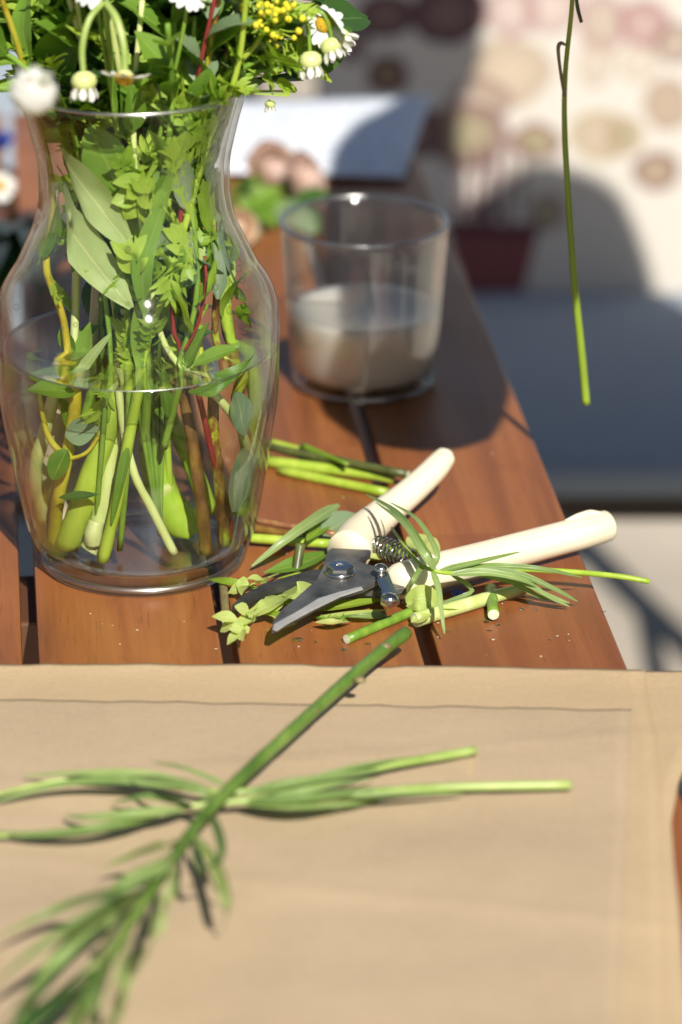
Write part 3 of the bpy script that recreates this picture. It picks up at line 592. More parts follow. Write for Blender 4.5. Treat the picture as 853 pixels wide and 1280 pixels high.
def dress_z(key, mat, z0, z1, k, ln, wd, shape, ph, spread=.35, up=.9, front=.8):
    r0, path = S[key]; ps = [q for q in path if z0 <= q.z - TZ <= z1]
    if len(ps) < 2: return
    for i in range(k):
        x = (i + random.random()) / k * (len(ps) - 1); j = min(int(x), len(ps) - 2); p = ps[j].lerp(ps[j + 1], x - j)
        an = ph + 2.4 * i; o_ = Vector((math.cos(an), -abs(math.sin(an)) * front, 0)); dr = (o_ * spread + Vector((0, 0, up * random.choice((1, 1, 1, -.8))))).normalized()
        add_leaf(r0, mat, p + o_ * .004, p + o_ * .006 + dr * ln * random.uniform(.7, 1.2), wd * random.uniform(.8, 1.2), Vector((random.uniform(-1.3, 1.3), -.7, random.uniform(-.4, .8))).normalized(), shape=shape, bend=random.uniform(-.05, .2), wave=.1, post=inside, n=9)
for q in (('thick', 'L_mid', .13, .24, 4, .045, .016, 'lance', .3), ('sheath', 'L_mid', .12, .24, 6, .05, .016, 'lance', 1.2), ('strap', 'L_bright', .14, .24, 4, .030, .020, 'celery', 2.1), ('p3', 'L_mid', .13, .24, 4, .04, .012, 'lance', .7), ('diag', 'L_bright', .16, .245, 5, .036, .022, 'lobed', 1.9), ('b2', 'L_mid', .14, .24, 4, .036, .016, 'oval', .2),
          ('b3', 'L_bright', .14, .24, 5, .030, .020, 'celery', 2.8), ('flat', 'L_pale', .13, .24, 5, .046, .014, 'lance', 1.0), ('wilt', 'L_bright', .15, .24, 4, .03, .018, 'celery', 2.3), ('red', 'L_euc', .15, .24, 5, .026, .015, 'oval', .4), ('left', 'L_bright', .17, .24, 8, .020, .014, 'lobed', 2.0), ('pale', 'L_mid', .15, .24, 5, .040, .014, 'lance', 1.1), ('g2', 'L_dark', .13, .24, 8, .048, .024, 'oval', .5), ('beige', 'L_dark', .13, .24, 8, .048, .024, 'oval', 1.5),
          ('b1', 'L_dark', .12, .2, 6, .03, .014, 'lance', .9), ('wilt', 'L_mid', .085, .12, 3, .03, .009, 'lance', 1.9), ('strap', 'L_bright', .09, .12, 3, .026, .02, 'lobed', .2), ('thin', 'L_bright', .09, .12, 3, .024, .018, 'lobed', 2.6), ('left', 'L_mid', .085, .115, 4, .026, .009, 'lance', .9), ('branch', 'L_bright', .155, .24, 14, .016, .011, 'celery', 1.0), ('branch', 'L_mid', .16, .24, 6, .022, .009, 'oval', 2.0), ('b3', 'L_euc', .15, .24, 6, .028, .014, 'oval', .1), ('flat', 'L_bright', .14, .24, 8, .030, .018, 'celery', .2), ('p3', 'L_bright', .15, .24, 6, .026, .015, 'celery', 1.4), ('red', 'L_bright', .16, .24, 5, .022, .013, 'celery', .1)): dress_z(*q)

# --- foliage and flowers above the rim
def top_stem(name, label, base, mid, tip, rs, mat, cat='stem', dys=(0, 0, 0)):
    bx, by = base; by -= 110; bx = 165 + (bx - 165) * .8
    return plant(name, label, [VA(bx, by, dys[0] * .3), VA(bx + (165 - bx) * .2, 420, dys[0] * .4), VA(165 + (mid[0] - 165) * .5, 200, dys[0] * .6), VA(mid[0], mid[1], dys[1]), VA(tip[0], tip[1], dys[2])], rs, mat, cat)
dk = [('broad_leaf_branch', 'branch with broad dark leaves at the upper left of the bouquet', (110, 640), (110, 90), (20, -60), .02, 'L_mid', 'oval', .060, .036, 12),
      ('broad_leaf_branch', 'branch with broad dark leaves behind the middle of the bouquet', (150, 650), (190, 80), (190, -110), .035, 'L_dark', 'oval', .064, .042, 13),
      ('broad_leaf_branch', 'branch with broad dark leaves behind the yellow blossom', (200, 650), (260, 90), (330, -70), .03, 'L_dark', 'oval', .05, .028, 11),
      ('leafy_sprig', 'green leafy stem hanging over the left rim of the vase', (90, 640), (60, 110), (-30, 40), -.02, 'L_mid', 'lance', .040, .014, 10),
      ('leafy_sprig', 'green leafy stem in the centre front of the bouquet', (180, 650), (215, 100), (220, -70), -.02, 'L_mid', 'lance', .042, .013, 13),
      ('leafy_sprig', 'bright leafy stem leaning right over the rim', (220, 640), (270, 110), (350, 60), -.015, 'L_bright', 'celery', .030, .020, 14),
      ('leafy_sprig', 'bright leafy stem low at the left of the rim', (120, 650), (90, 130), (40, 30), -.01, 'L_bright', 'lobed', .034, .020, 11),
      ('leafy_sprig', 'bluish oval leafed stem at the right of the rim', (230, 640), (280, 120), (330, 20), -.005, 'L_euc', 'oval', .028, .016, 13),
      ('broad_leaf_branch', 'branch with broad dark leaves deep in the bouquet centre', (160, 650), (140, 100), (100, -90), .045, 'L_dark', 'oval', .064, .042, 13),
      ('broad_leaf_branch', 'branch with one dark oval leaf behind the chamomile', (210, 640), (270, 100), (390, 20), .012, 'L_dark', 'oval', .044, .026, 8)]
for lb_, b_, m_, t_, dy in (('tall dark leafed branch rising at the far left of the bouquet', (100, 640), (90, 60), (-70, -400), .03), ('tall dark leafed branch rising left of the bouquet centre', (130, 650), (120, 60), (60, -480), .02), ('tall dark leafed branch rising from the bouquet centre', (170, 650), (170, 60), (170, -500), .03), ('tall dark leafed branch rising right of the bouquet centre', (200, 640), (220, 60), (260, -420), .02), ('tall dark leafed branch rising at the back of the bouquet', (180, 640), (150, 60), (120, -520), .06)):
    dk.append(('tall_branch', lb_, b_, m_, t_, dy, 'L_dark', 'oval', .062, .036, 18))
for nm, lb, b_, m_, t_, dy, mt, shp, ln, wd, k in dk:
    r0, p = top_stem(nm, lb, b_, m_, t_, [.0022, .002, .0018, .0016, .0012], 'S_green', dys=(dy * .6 + .03, dy * .7, dy))
    dress(r0, p, mt, .58, 1.0, k, ln, wd, shp, .9, .6, ph=k * 1.3 + dy * 40, bend=.15, wave=.08)
    if 'one dark oval' in lb: add_leaf(r0, 'L_dark', VA(366, 84, .008), VA(440, 38, .004), .024, Vector((.1, -.9, .4)), shape='oval', n=12, bend=.08)
    dress(r0, p, mt, .40, .60, 5, ln * .7, wd * .6, shp, .4, .9, ph=k, facing=Vector((0, -.4, .2)))


ch = root('chamomile_spray', 'chamomile spray with two drooping heads above the left rim', 'flower', inside(VA(150, 690, -.02)), 'stems standing in the vase')
v, f = tube([inside(q) for q in (VA(150, 690, -.02), VA(160, 560, -.03), VA(160, 400, -.02), VA(150, 200, -.012), VA(140, 90, -.035), VA(132, 10, -.055), VA(128, -60, -.05))], [.0016, .0016, .0015, .0014, .0014, .0012], 8, post=inside); mk('stem', v, f, 'S_green', ch)
for pts, rr in (([VA(131, 2, -.055), VA(112, 24, -.062), VA(103, 60, -.066), VA(105, 96, -.068)], .0016), ([VA(131, 2, -.055), VA(146, 24, -.064), VA(155, 60, -.07), VA(156, 92, -.072)], .0019)):
    v, f = tube(pts, [rr * .8, rr, rr, rr * .8], 10); mk('pedicel', v, f, 'S_strand', ch)
bud(ch, VA(105, 102, -.068), Vector((0, -.15, -1)), .0062)
chamomile(ch, VA(156, 98, -.072), Vector((-.1, -.25, -1)), .0125, .25, 13)
for q, cc, dd, rr, drp in (('chamomile_flower', (42, 116, -.22), (.1, -.8, .6), .0105, .15),):
    r1 = root(q, 'blurred white chamomile head nearest the camera over the left rim', 'flower', inside(VA(120, 660, -.02)), 'stems standing in the vase')
    v, f = tube([inside(VA(120, 660, -.02)), inside(VA(130, 420, -.03)), inside(VA(100, 200, -.012)), VA(74, 120, -.05), VA(50, 92, -.15), VA(*cc)], [.0014, .0014, .0013, .0012, .001], 8, post=inside); mk('stem', v, f, 'S_green', r1)
    v, f = ball(VA(*cc), rr * .92, 18, 1, .8, 1, .25); hd = mk('flower_head', v, f, 'white_petal', r1)
    for k in range(22):
        d_ = Vector((random.uniform(-1, 1), random.uniform(-1, .2), random.uniform(-1, 1))).normalized(); c_ = VA(*cc) + d_ * rr * .6
        add_leaf(hd, 'white_petal', c_, c_ + (d_ * .5 + Vector((0, 0, .4))) * rr * .7, rr * .5, d_, name='petal', shape='petal', n=4, cols=2)
def cham(label, cpx, d, r, droop, via, base=(200, 670, -.01), np=14, extra=()):
    r1 = root('chamomile_flower', label, 'flower', inside(VA(*base)), 'stems standing in the vase')
    v, f = tube([inside(VA(*q)) for q in (base,) + tuple(via)] + [VA(*cpx) - Vector(d).normalized() * r * .2], [.0013, .0013, .0012, .001, .0009], 8, post=inside); mk('stem', v, f, 'S_green', r1)
    if r < .008: bud(r1, VA(*cpx), Vector(d), r)
    else: chamomile(r1, VA(*cpx), Vector(d), r, droop, np)
    return r1
cham('open chamomile facing the camera at the upper right of the bouquet', (405, 30, -.015), (.25, -.8, .55), .0118, .35, ((190, 420, -.01), (210, 200, -.01), (290, 60, -.01), (360, 5, -.01), (396, 20, -.01)))
cham('drooping chamomile bud below the open flower', (388, 76, -.02), (.05, -.2, -1), .0058, 0, ((200, 420, 0), (225, 200, 0), (300, 50, -.01), (368, 20, -.018), (384, 30, -.02), (387, 55, -.02)))
cham('half open chamomile bud beside the dark oval leaf', (414, 58, -.018), (.3, -.3, -.9), .0052, 0, ((205, 420, .005), (230, 200, .005), (300, 40, 0), (390, 12, -.015), (412, 36, -.018)))
cham('small chamomile bud at the far right of the bouquet', (427, 48, -.006), (.7, -.3, -.3), .0050, 0, ((208, 420, .006), (232, 200, .008), (310, 40, .004), (400, 10, 0), (420, 36, -.004)))
cham('tiny green bud dangling past the right rim', (338, 130, -.015), (0, -.1, -1), .0026, 0, ((212, 420, .0), (232, 200, .002), (290, 110, -.01), (330, 88, -.014), (339, 108, -.015)))
cham('white chamomile cropped by the top edge left of centre', (118, -16, -.05), (-.1, -.4, .6), .0115, .4, ((160, 420, -.02), (150, 200, -.02), (130, 60, -.04)), np=15)
cham('white chamomile cropped by the top edge right of centre', (238, -13, -.04), (.1, -.3, .3), .0115, .2, ((175, 420, -.02), (195, 200, -.02), (225, 60, -.035)), np=15)
for nm, lb, cpx, tips in (('yellow_blossom_spray', 'yellow blossom spray at the upper right of the bouquet', (345, 20), 34),):
    r1 = root(nm, lb, 'flower', inside(VA(215, 660, 0)), 'stems standing in the vase')
    v, f = tube([inside(VA(215, 660, 0)), inside(VA(210, 420, 0)), inside(VA(228, 200, -.005)), VA(270, 110, -.012), VA(320, 55, -.02), VA(345, 5, -.022)], [.0018, .0018, .0017, .0015, .0012], 8, post=inside); mk('stem', v, f, 'S_bright', r1)
    bl = []; tw = []
    for i in range(70):
        q = VA(cpx[0] + random.gauss(0, 18), cpx[1] + random.gauss(-6, 18), -.025 + random.gauss(0, .008)); bl.append(ball(q, random.uniform(.0011, .0019), 8, bump=.2))
        if i % 3 == 0: tw.append(tube([VA(338, 34, -.02), q.lerp(VA(345, 40, -.02), .45), q], [.0005, .0004], 5, 3))
    v, f = join(bl); o = mk('blossom_cluster', v, f, 'yellow', r1); o['kind'] = 'stuff'
    v, f = join(tw); o = mk('flower_stalks', v, f, 'S_bright', r1); o['kind'] = 'stuff'
    dress(r1, spline([VA(228, 190, -.005), VA(270, 110, -.012), VA(320, 55, -.02), VA(345, 10, -.022)], 6), 'L_bright', .1, 1, 12, .024, .012, 'lobed', .9, .5, facing=Vector((0, -.5, .3)))

# ------------------------------------------------------------------ pruners
pr = root('pruning_shears', 'open pruning shears with ivory handles and steel blades on the table', 'pruner', T(470, 720))
def hline(pts): return [T(x, y, z) for x, y, z in pts]
v, f = tube(hline([(436, 690, .010), (452, 668, .011), (478, 644, .013), (512, 616, .017), (540, 590, .022), (556, 572, .026), (562, 566, .0275)]), [.0108, .0103, .0088, .0076, .0070, .0066, .0054, .0026], 20, 6, flat=1.05); mk('upper_handle', v, f, 'ivory', pr)
v, f = tube(hline([(496, 732, .010), (506, 726, .0102), (540, 716, .0105), (600, 700, .011), (660, 684, .0115), (720, 668, .012), (748, 660, .0122), (759, 657, .0122)]), [.0070, .0095, .0094, .0091, .0087, .0085, .0083, .0082, .0081, .0078], 20, 6, flat=1.05); lo = mk('lower_handle', v, f, 'ivory', pr)
v, f = tube(hline([(706, 652, .019), (722, 646, .0205), (738, 642, .0205), (752, 643, .0195)]), [.0008, .0017, .0020, .0014], 10, 5); mk('handle_lip', v, f, 'ivory', lo)
for pts_, rr_ in (([(470, 651, .0126), (512, 616, .017), (540, 590, .022), (555, 573, .026)], .0079), ([(520, 722, .0103), (600, 700, .011), (660, 684, .0115), (720, 668, .012), (750, 660, .0122)], .0095)):
    v, f = tube([q + Vector((-.05, -.70, .70)) * rr_ for q in hline(pts_)], .00028, 6, 8); mk('mould_seam', v, f, 'ivory', pr)
ol = [(340, 786), (342, 775), (352, 762), (372, 745), (396, 724), (404, 708), (409, 690), (414, 685), (464, 687), (463, 693), (447, 701), (470, 708), (482, 716), (478, 724), (455, 735), (425, 744), (392, 760), (362, 776), (346, 786)]
v, f = prism([T(x, y, .015) for x, y in ol], .0122, .0152, .0006); bl = mk('cutting_blade', v, f, 'steel', pr, smooth=False)
ol = [(341, 786), (343, 780), (372, 764), (398, 748), (424, 740), (452, 733), (454, 736), (426, 745), (392, 761.5), (362, 777.5), (346, 788)]
v, f = prism([T(x, y, .0155) for x, y in ol], .0146, .0157, .0003); mk('blade_edge', v, f, 'edge', bl, smooth=False)
ol = [(292, 762), (290, 757), (304, 744), (330, 731), (362, 721), (396, 712), (404, 716), (404, 728), (376, 729), (346, 734), (318, 745), (300, 757)]
v, f = prism([T(x, y, .010) for x, y in ol], .0062, .0108, .0007); mk('hook_blade', v, f, 'steel_dark', pr, smooth=False)
ol = [(398, 714), (420, 726), (440, 737), (470, 738), (510, 735), (514, 722), (490, 712), (455, 706), (420, 702)]
v, f = prism([T(x, y, .010) for x, y in ol], .0062, .0106, .0008); mk('lower_tang', v, f, 'steel', pr, smooth=False)
c = T(425, 716, .0152); v, f = lathe([(.0078, 0), (.0078, .0010), (.0072, .0016), (.0068, .0020), (.0001, .0020)], c, 24); mk('pivot_bolt', v, f, 'chrome', pr)
v, f = lathe([(.0066, .0018), (.0066, .0036), (.0056, .0043), (.0022, .0044), (.0018, .0036), (.0001, .0036)], c, 6); mk('hex_nut', v, f, 'chrome', pr, smooth=False)
# locking catch
ol = [(471, 712), (484, 711), (488, 722), (496, 741), (500, 752), (486, 757), (476, 752), (478, 740), (472, 724)]
v, f = prism([T(x, y, .0185) for x, y in ol], .0165, .0192, .0006); ct = mk('locking_catch', v, f, 'chrome', pr, smooth=False)
for x, y, r in ((476, 713, .0036), (487, 750, .0042)):
    c = T(x, y, .0192); v, f = lathe([(r * .95, 0), (r, .0010), (r * .8, .0024), (r * .4, .0032), (.0001, .0034)], c, 20); mk('rivet', v, f, 'chrome', ct)
# coil spring between the handles
A_, B_ = T(470, 680, .011), T(514, 700, .012); ax = (B_ - A_); pts = []
s_, u_, d_ = frame_from(ax)
for i in range(9 * 14 + 1):
    t = i / (9 * 14); an = 2 * math.pi * 9 * t; rr = .0056 - .0018 * abs(t - .5); pts.append(A_ + ax * t + (s_ * math.cos(an) + u_ * math.sin(an)) * rr)
v, f = tube(pts, .00062, 6, 1); mk('spring', v, f, 'chrome', pr)

# ------------------------------------------------------------------ cuttings on the table
GC = 'plant cuttings strewn round the pruners'
def cutting(name, label, a, b, wpx, mat, cut='cutgreen', z=None, mid=None, cat='cutting', taper=1.0, ends=(1, 1), wob=.12):
    r = wpx / 2 * PX(T(a[0], a[1])); z0 = (r if z is None else z)
    zz = lambda q: q[2] if len(q) > 2 else z0
    pts = [T(a[0], a[1], zz(a))] + ([T(m[0], m[1], zz(m)) for m in mid] if mid else []) + [T(b[0], b[1], zz(b))]
    r0 = root(name, label, cat, pts[0], GC)
    v, f = tube(pts, [r, r * (1 + taper) / 2, r * taper], 12, 8, wob=wob); mk('stem', v, f, mat, r0)
    L = spline(pts, 8)
    if ends[0]: q = cutdisc(L[0], L[0] - L[1], r); mk('cut_end', q[0], q[1], cut, r0)
    if ends[1]: q = cutdisc(L[-1], L[-1] - L[-2], r * taper); mk('cut_end', q[0], q[1], cut, r0)
    return r0
cutting('stalk_cutting', 'thick bright green cut stem behind the ivory upper handle', (334, 577), (493, 597), 15, 'S_bright', 'cut')
cutting('stalk_cutting', 'thinner bright green cut stem lowest of the bundle behind the pruners', (350, 588), (484, 616), 12, 'S_bright', 'cutgreen')
cutting('stalk_cutting', 'dark olive cut stem with a white end', (338, 559), (510, 593), 10, 'S_olive', 'cut', z=.009)
cutting('stalk_cutting', 'pale green cut stem furthest back beside the vase', (336, 552), (440, 580), 9, 'S_bright', z=.006)
cutting('leaf_stalk_cutting', 'short light green leaf stalk on top of the stem bundle', (378, 557), (434, 580), 8, 'L_bright', z=.011, taper=.6)
cutting('stalk_cutting', 'thin reddish cut stem beside the vase', (318, 650), (421, 668), 8, 'S_russet', z=.008)
cutting('stalk_cutting', 'dark brown cut stem lying beside the vase', (308, 659), (386, 673), 11, 'S_brown', z=.0045)
cutting('stalk_cutting', 'yellow green cut stem running under the blades', (306, 672), (412, 680), 12, 'S_bright', z=.005)
cutting('stalk_stub', 'short stub pointing up beside the counter blade', (370, 718, .003), (376, 680, .016), 13, 'S_olive', 'cutgreen')
cutting('stalk_stub', 'short dark green stub beneath the pale thick stem', (614, 736, .004), (617, 768, .004), 15, 'S_green', 'cut')
cutting('stalk_cutting', 'green cut stem with a white end in front of the pruners', (434, 799), (540, 754), 13, 'S_green', 'cut')
r0 = cutting('stalk_cutting', 'pale thick cut stem with a peeled slanting end under the lower handle', (519, 775), (655, 735), 19, 'S_pale', 'cut', taper=.85)
cutting('cut_twig', 'brown knobbly twig end at the foot of the vase', (279, 728), (283, 776), 11, 'S_dry', 'cut')
def loose(name, label, mat, pts, wpx, shape='lance', cat='leaf', nrm=(0, -.3, 1), **k):
    P = [T(*q) for q in pts]; r0 = root(name, label, cat, P[0], GC)
    add_leaf(r0, mat, P[0], P[-1], wpx * PX(P[0]), Vector(nrm), name='blade', shape=shape, via=P[1:-1] or None, **k); return r0
loose('fallen_leaf', 'long narrow green leaf arching beside the vase', 'L_tarragon', [(424, 631, .014), (372, 664, .018), (315, 708, .004)], 16, 'line', nrm=(.3, -.6, .8))
loose('fallen_leaf', 'bluish grey oval leaf tucked behind the ivory handle', 'L_euc', [(402, 668, .008), (446, 644, .012)], 34, 'oval', nrm=(0, -.7, .7))
loose('fallen_leaf', 'bright green leaf under the counter blade', 'L_mid', [(412, 690, .005), (372, 706, .007), (330, 716, .004)], 26, 'lance', nrm=(0, -.4, .9))
loose('fallen_leaf', 'small green leaf between the reddish and green stems', 'L_bright', [(412, 652, .010), (384, 676, .010)], 20, 'oval')
lv = [((352, 716), (285, 742), 24, 'lime leaf nearest the vase base'), ((375, 740), (300, 775), 26, 'lime leaf under the tip of the counter blade'), ((330, 752), (276, 790), 24, 'lime leaf pointing left at the end of the heap'),
      ((350, 745), (330, 768), 24, 'lime leaf pointing at the cutting blade'), ((330, 760), (284, 806), 20, 'lime leaf furthest forward in the heap'), ((400, 735), (345, 745), 26, 'lime leaf below the blades'), ((320, 765), (296, 795), 16, 'small lime leaflet on the gap between planks')]
for i, (a_, b_, w_, lb) in enumerate(lv):
    z = .004 + .0018 * (i % 3)
    loose('fallen_lobed_leaf', lb, 'L_lime', [(a_[0], a_[1], z), ((a_[0] + b_[0]) / 2, (a_[1] + b_[1]) / 2, z + .004), (b_[0], b_[1], .003)], w_ * (1.6 if i % 2 == 0 else 1.0), 'celery' if i % 2 == 0 else 'lance', nrm=(random.uniform(-.4, .4), -.5, .8), n=22, wave=.12)
loose('fallen_leaf', 'long pale leaf lying in front of the lower tang', 'L_bright', [(384, 764, .003), (430, 757, .006), (494, 748, .003)], 18, 'lance')
loose('fallen_leaf', 'narrow pale leaf in front of the pale leaf under the pruners', 'L_lime', [(392, 772, .002), (450, 768, .004), (486, 762, .003)], 12, 'lance')
loose('fallen_leaf', 'yellowish oval leaf between the two ivory handles', 'L_lime', [(512, 672, .010), (548, 694, .008)], 36, 'oval', nrm=(.2, -.5, .8), wave=.1)
loose('fallen_leaf', 'green leaf under the coil spring', 'L_bright', [(452, 700, .004), (500, 690, .005), (535, 690, .003)], 30, 'oval')
loose('fallen_leaf', 'crumpled yellow green leaf at the lower handle end by the catch', 'L_lime', [(508, 756, .006), (530, 748, .010), (548, 760, .004)], 34, 'oval', nrm=(0, -.8, .6), wave=.25)
loose('fallen_leaf', 'small lime scrap at the slanting cut of the pale stem', 'L_lime', [(514, 778, .004), (540, 768, .007)], 18, 'lance', wave=.1)
for i in range(24):
    x, y = random.uniform(296, 540), random.uniform(700, 780); an = random.uniform(-.5, .5) + (math.pi if i % 2 else 0); L_ = random.uniform(30, 70); z = random.uniform(.002, .005)
    q = [(x, y, z), (x + math.cos(an) * L_ * .5 + random.uniform(-5, 5), y - math.sin(an) * L_ * .3, z + random.uniform(.001, .004)), (x + math.cos(an) * L_, y - math.sin(an) * L_ * .45, .002)]
    r_ = loose('leaf_scrap', 'thin leaf scrap in the heap under the shear blades', random.choice(('L_lime', 'L_bright', 'L_mid', 'L_tarragon', 'L_lime')), q, random.uniform(4, 12), random.choice(('lance', 'line')), nrm=(random.uniform(-.6, .6), -.4, .8), wave=.1); r_['group'] = 'thin leaf scraps heaped under the blades'
sp = root('herb_sprig', 'tiny feathery sprig in front of the cutting blade', 'sprig', T(410, 780), GC)
P0 = [T(396, 772, .003), T(420, 778, .004), T(436, 768, .003)]; v, f = tube(P0, [.0008, .0006], 6); mk('stem', v, f, 'S_green', sp)
for k in range(10):
    an = k * 1.1; c = T(404 + k * 3.4, 775 + (k % 3), .003); add_leaf(sp, 'L_mid', c, c + Vector((math.cos(an), math.sin(an) * .8, .35)) * .006, .0012, Vector((0, -.3, 1)), shape='line', n=4, cols=2)
# leafy sprig over the lower handle
sg = root('leafy_sprig', 'slender leafy sprig draped over the lower ivory handle', 'sprig', T(812, 727, .004), GC)
v, f = tube([T(812, 727, .010), T(770, 720, .012), (T(700, 714, .012)), T(640, 712, .014), T(580, 716, .022), T(545, 714, .026), T(520, 700, .026), T(490, 660, .024)], [.0014, .0015, .0015, .0014, .0012, .0011, .001, .0006], 8); mk('stem', v, f, 'S_bright', sg)
TL = [([(545, 714, .026), (520, 672, .034), (495, 640, .036), (458, 618, .030)], 12), ([(545, 714, .026), (528, 690, .036), (505, 655, .040), (470, 628, .034)], 11), ([(540, 712, .026), (546, 690, .034), (522, 650, .038), (488, 628, .034)], 9), ([(540, 712, .026), (548, 735, .022), (552, 765, .014), (556, 792, .006)], 9), ([(530, 705, .026), (518, 724, .024), (511, 740, .016)], 8),
      ([(548, 714, .026), (600, 702, .026), (650, 690, .024)], 9), ([(560, 716, .024), (620, 708, .022), (680, 712, .020), (728, 722, .012)], 11), ([(575, 716, .022), (640, 716, .020), (690, 735, .012), (722, 752, .004)], 11), ([(580, 716, .022), (640, 722, .018), (680, 742, .010), (712, 754, .004)], 10), ([(590, 716, .02), (640, 728, .014), (672, 745, .008), (704, 752, .004)], 9),
      ([(600, 716, .02), (645, 724, .018), (690, 748, .008), (712, 758, .003)], 9), ([(560, 718, .024), (610, 716, .024), (650, 724, .02), (676, 736, .012)], 12), ([(545, 716, .026), (500, 760, .012), (470, 785, .004)], 0), ([(560, 716, .022), (590, 738, .010), (560, 752, .006), (530, 764, .004)], 8)]
for pts, w_ in TL:
    if w_: P = [T(*q) for q in pts]; add_leaf(sg, 'L_tarragon', P[0], P[-1], w_ * PX(P[0]), Vector((0, -.6, .8)), shape='line', via=P[1:-1], n=12, cols=2)
bp_ = root('blue_floret', 'tiny blue cornflower floret beside the pale thick stem', 'petal', T(572, 746, .003), GC)
for k in range(5):
    an = k * 1.26; c = T(572, 746, .003); add_leaf(bp_, 'blue_petal', c, c + Vector((math.cos(an), math.sin(an), .8)).normalized() * .0045, .0022, Vector((0, -.5, 1)), name='petal', shape='petal', n=4, cols=2)
for x, y, r, lb in ((591, 760, .0030, 'largest water drop, just in front of the pale thick stem'), (608, 777, .0022, 'water drop in front of the dark green stub'), (622, 781, .0013, 'tiny water drop right of the dark green stub'), (652, 762, .0018, 'water drop below the drooping leaf tuft'), (670, 762, .0012, 'tiny water drop right under the leaf tuft tip'), (612, 788, .0012, 'water drop nearest the paper on the rightmost plank'),
                    (755, 765, .0010, 'tiny water drop at the right edge of the table'), (372, 800, .0022, 'water drop in front of the cutting blade tip'), (395, 803, .0012, 'small water drop right of the blade tip drop'), (430, 812, .0016, 'water drop left of the white ended stem near the paper'), (460, 805, .0011, 'tiny water drop in front of the white ended stem'), (705, 755, .0010, 'tiny water drop beside the end of the leaf tuft'),
                    (688, 800, .0009, 'tiny lone water drop midway along the right of the paper edge'), (560, 790, .0010, 'tiny water drop beside the rightmost gap between planks')):
    c = T(x, y); v, f = lathe([(.0001, .0003)[:1] + (.0003,), (r, .0003), (r * .92, r * .28), (r * .6, r * .46), (.0001, r * .52)], c, 16)
    o = mk('water_drop', [Vector((q.x + (q.x - c.x) * .3 * math.sin(x), q.y, q.z)) for q in v], f, 'drop', origin=c); tag(o, lb, 'drop', 'water drops on the planks')

cr_ = []
for i in range(60):
    x, y = random.uniform(60, 760), random.uniform(560, 828); p = T(x, y)
    if (p - vb).length < .06 or x > 770 + .413 * (y - 835): continue
    cr_.append(ball(p + Vector((0, 0, .0004)), random.uniform(.00025, .0007), 6, random.uniform(.8, 2), random.uniform(.6, 1.4), .5, .4))
v, f = join(cr_); o = mk('plant_crumbs', v, f, 'S_beige', origin=T(420, 700)); tag(o, 'tiny pale plant crumbs scattered over the planks', 'crumbs', kind='stuff')

# ------------------------------------------------------------------ hanging stem
HY = .03
hs = root('hanging_sprig', 'thin green stem dangling in front of the patterned chair', 'stem', D(733, 505, HY))
v, f = tube([D(733, 505, HY), D(728, 450, HY), D(718, 350, HY), D(711, 250, HY), D(706, 160, HY + .003), D(707, 90, HY + .004), D(714, 20, HY), D(718, -40, HY), D(722, -110, HY)], [.0022, .0021, .0018, .0015, .0013, .0012, .0011, .0011], 10, 8); mk('stem', v, f, 'S_hang', hs)
q = cutdisc(D(733, 505, HY), Vector((.1, -.1, -1)), .0022); mk('cut_end', q[0], q[1], 'cut', hs)
v, f = tube([D(706, 120, HY), D(701, 90, HY - .002), D(698, 62, HY - .003), D(701, 54, HY - .003), D(707, 56, HY)], [.0009, .0008, .0011, .0007], 8); mk('dry_sheath', v, f, 'S_dry', hs)
v, f = tube([D(719, -20, HY), D(722, 8, HY - .002), D(727, 28, HY - .003)], [.0008, .001, .0009], 8); mk('dry_sheath', v, f, 'S_olive', hs)

# ------------------------------------------------------------------ sprigs on the kraft paper
GF = 'leafy sprigs on the kraft paper'
K = lambda x, y, z=0.0: T(x, y, PZ + z)
fg = root('leafy_sprig', 'large blurred leafy stem lying diagonally in the foreground', 'sprig', K(250, 1020), GF)
main = [K(508, 791, .012), K(480, 812, .012), K(440, 846, .012), K(380, 900, .013), (K(310, 964, .014)), K(262, 1012, .016), K(225, 1060, .018), K(185, 1120, .020), K(140, 1190, .022), K(80, 1300, .024)]
v, f = tube(main, [.0032, .0031, .0032, .0029, .0030, .0026, .0025, .0022, .002, .0018], 14, 8, wob=.12); mk('stem', v, f, 'S_fg', fg)
q = cutdisc(main[0], main[0] - main[1], .0032); mk('cut_end', q[0], q[1], 'cutgreen', fg)
for x, y in ((390, 890), (450, 850), (482, 808)):
    v, f = ball(K(x, y, .014), .0024, 8, 1.2, 1, .7, .3); mk('bud_scar', v, f, 'S_dry', fg)
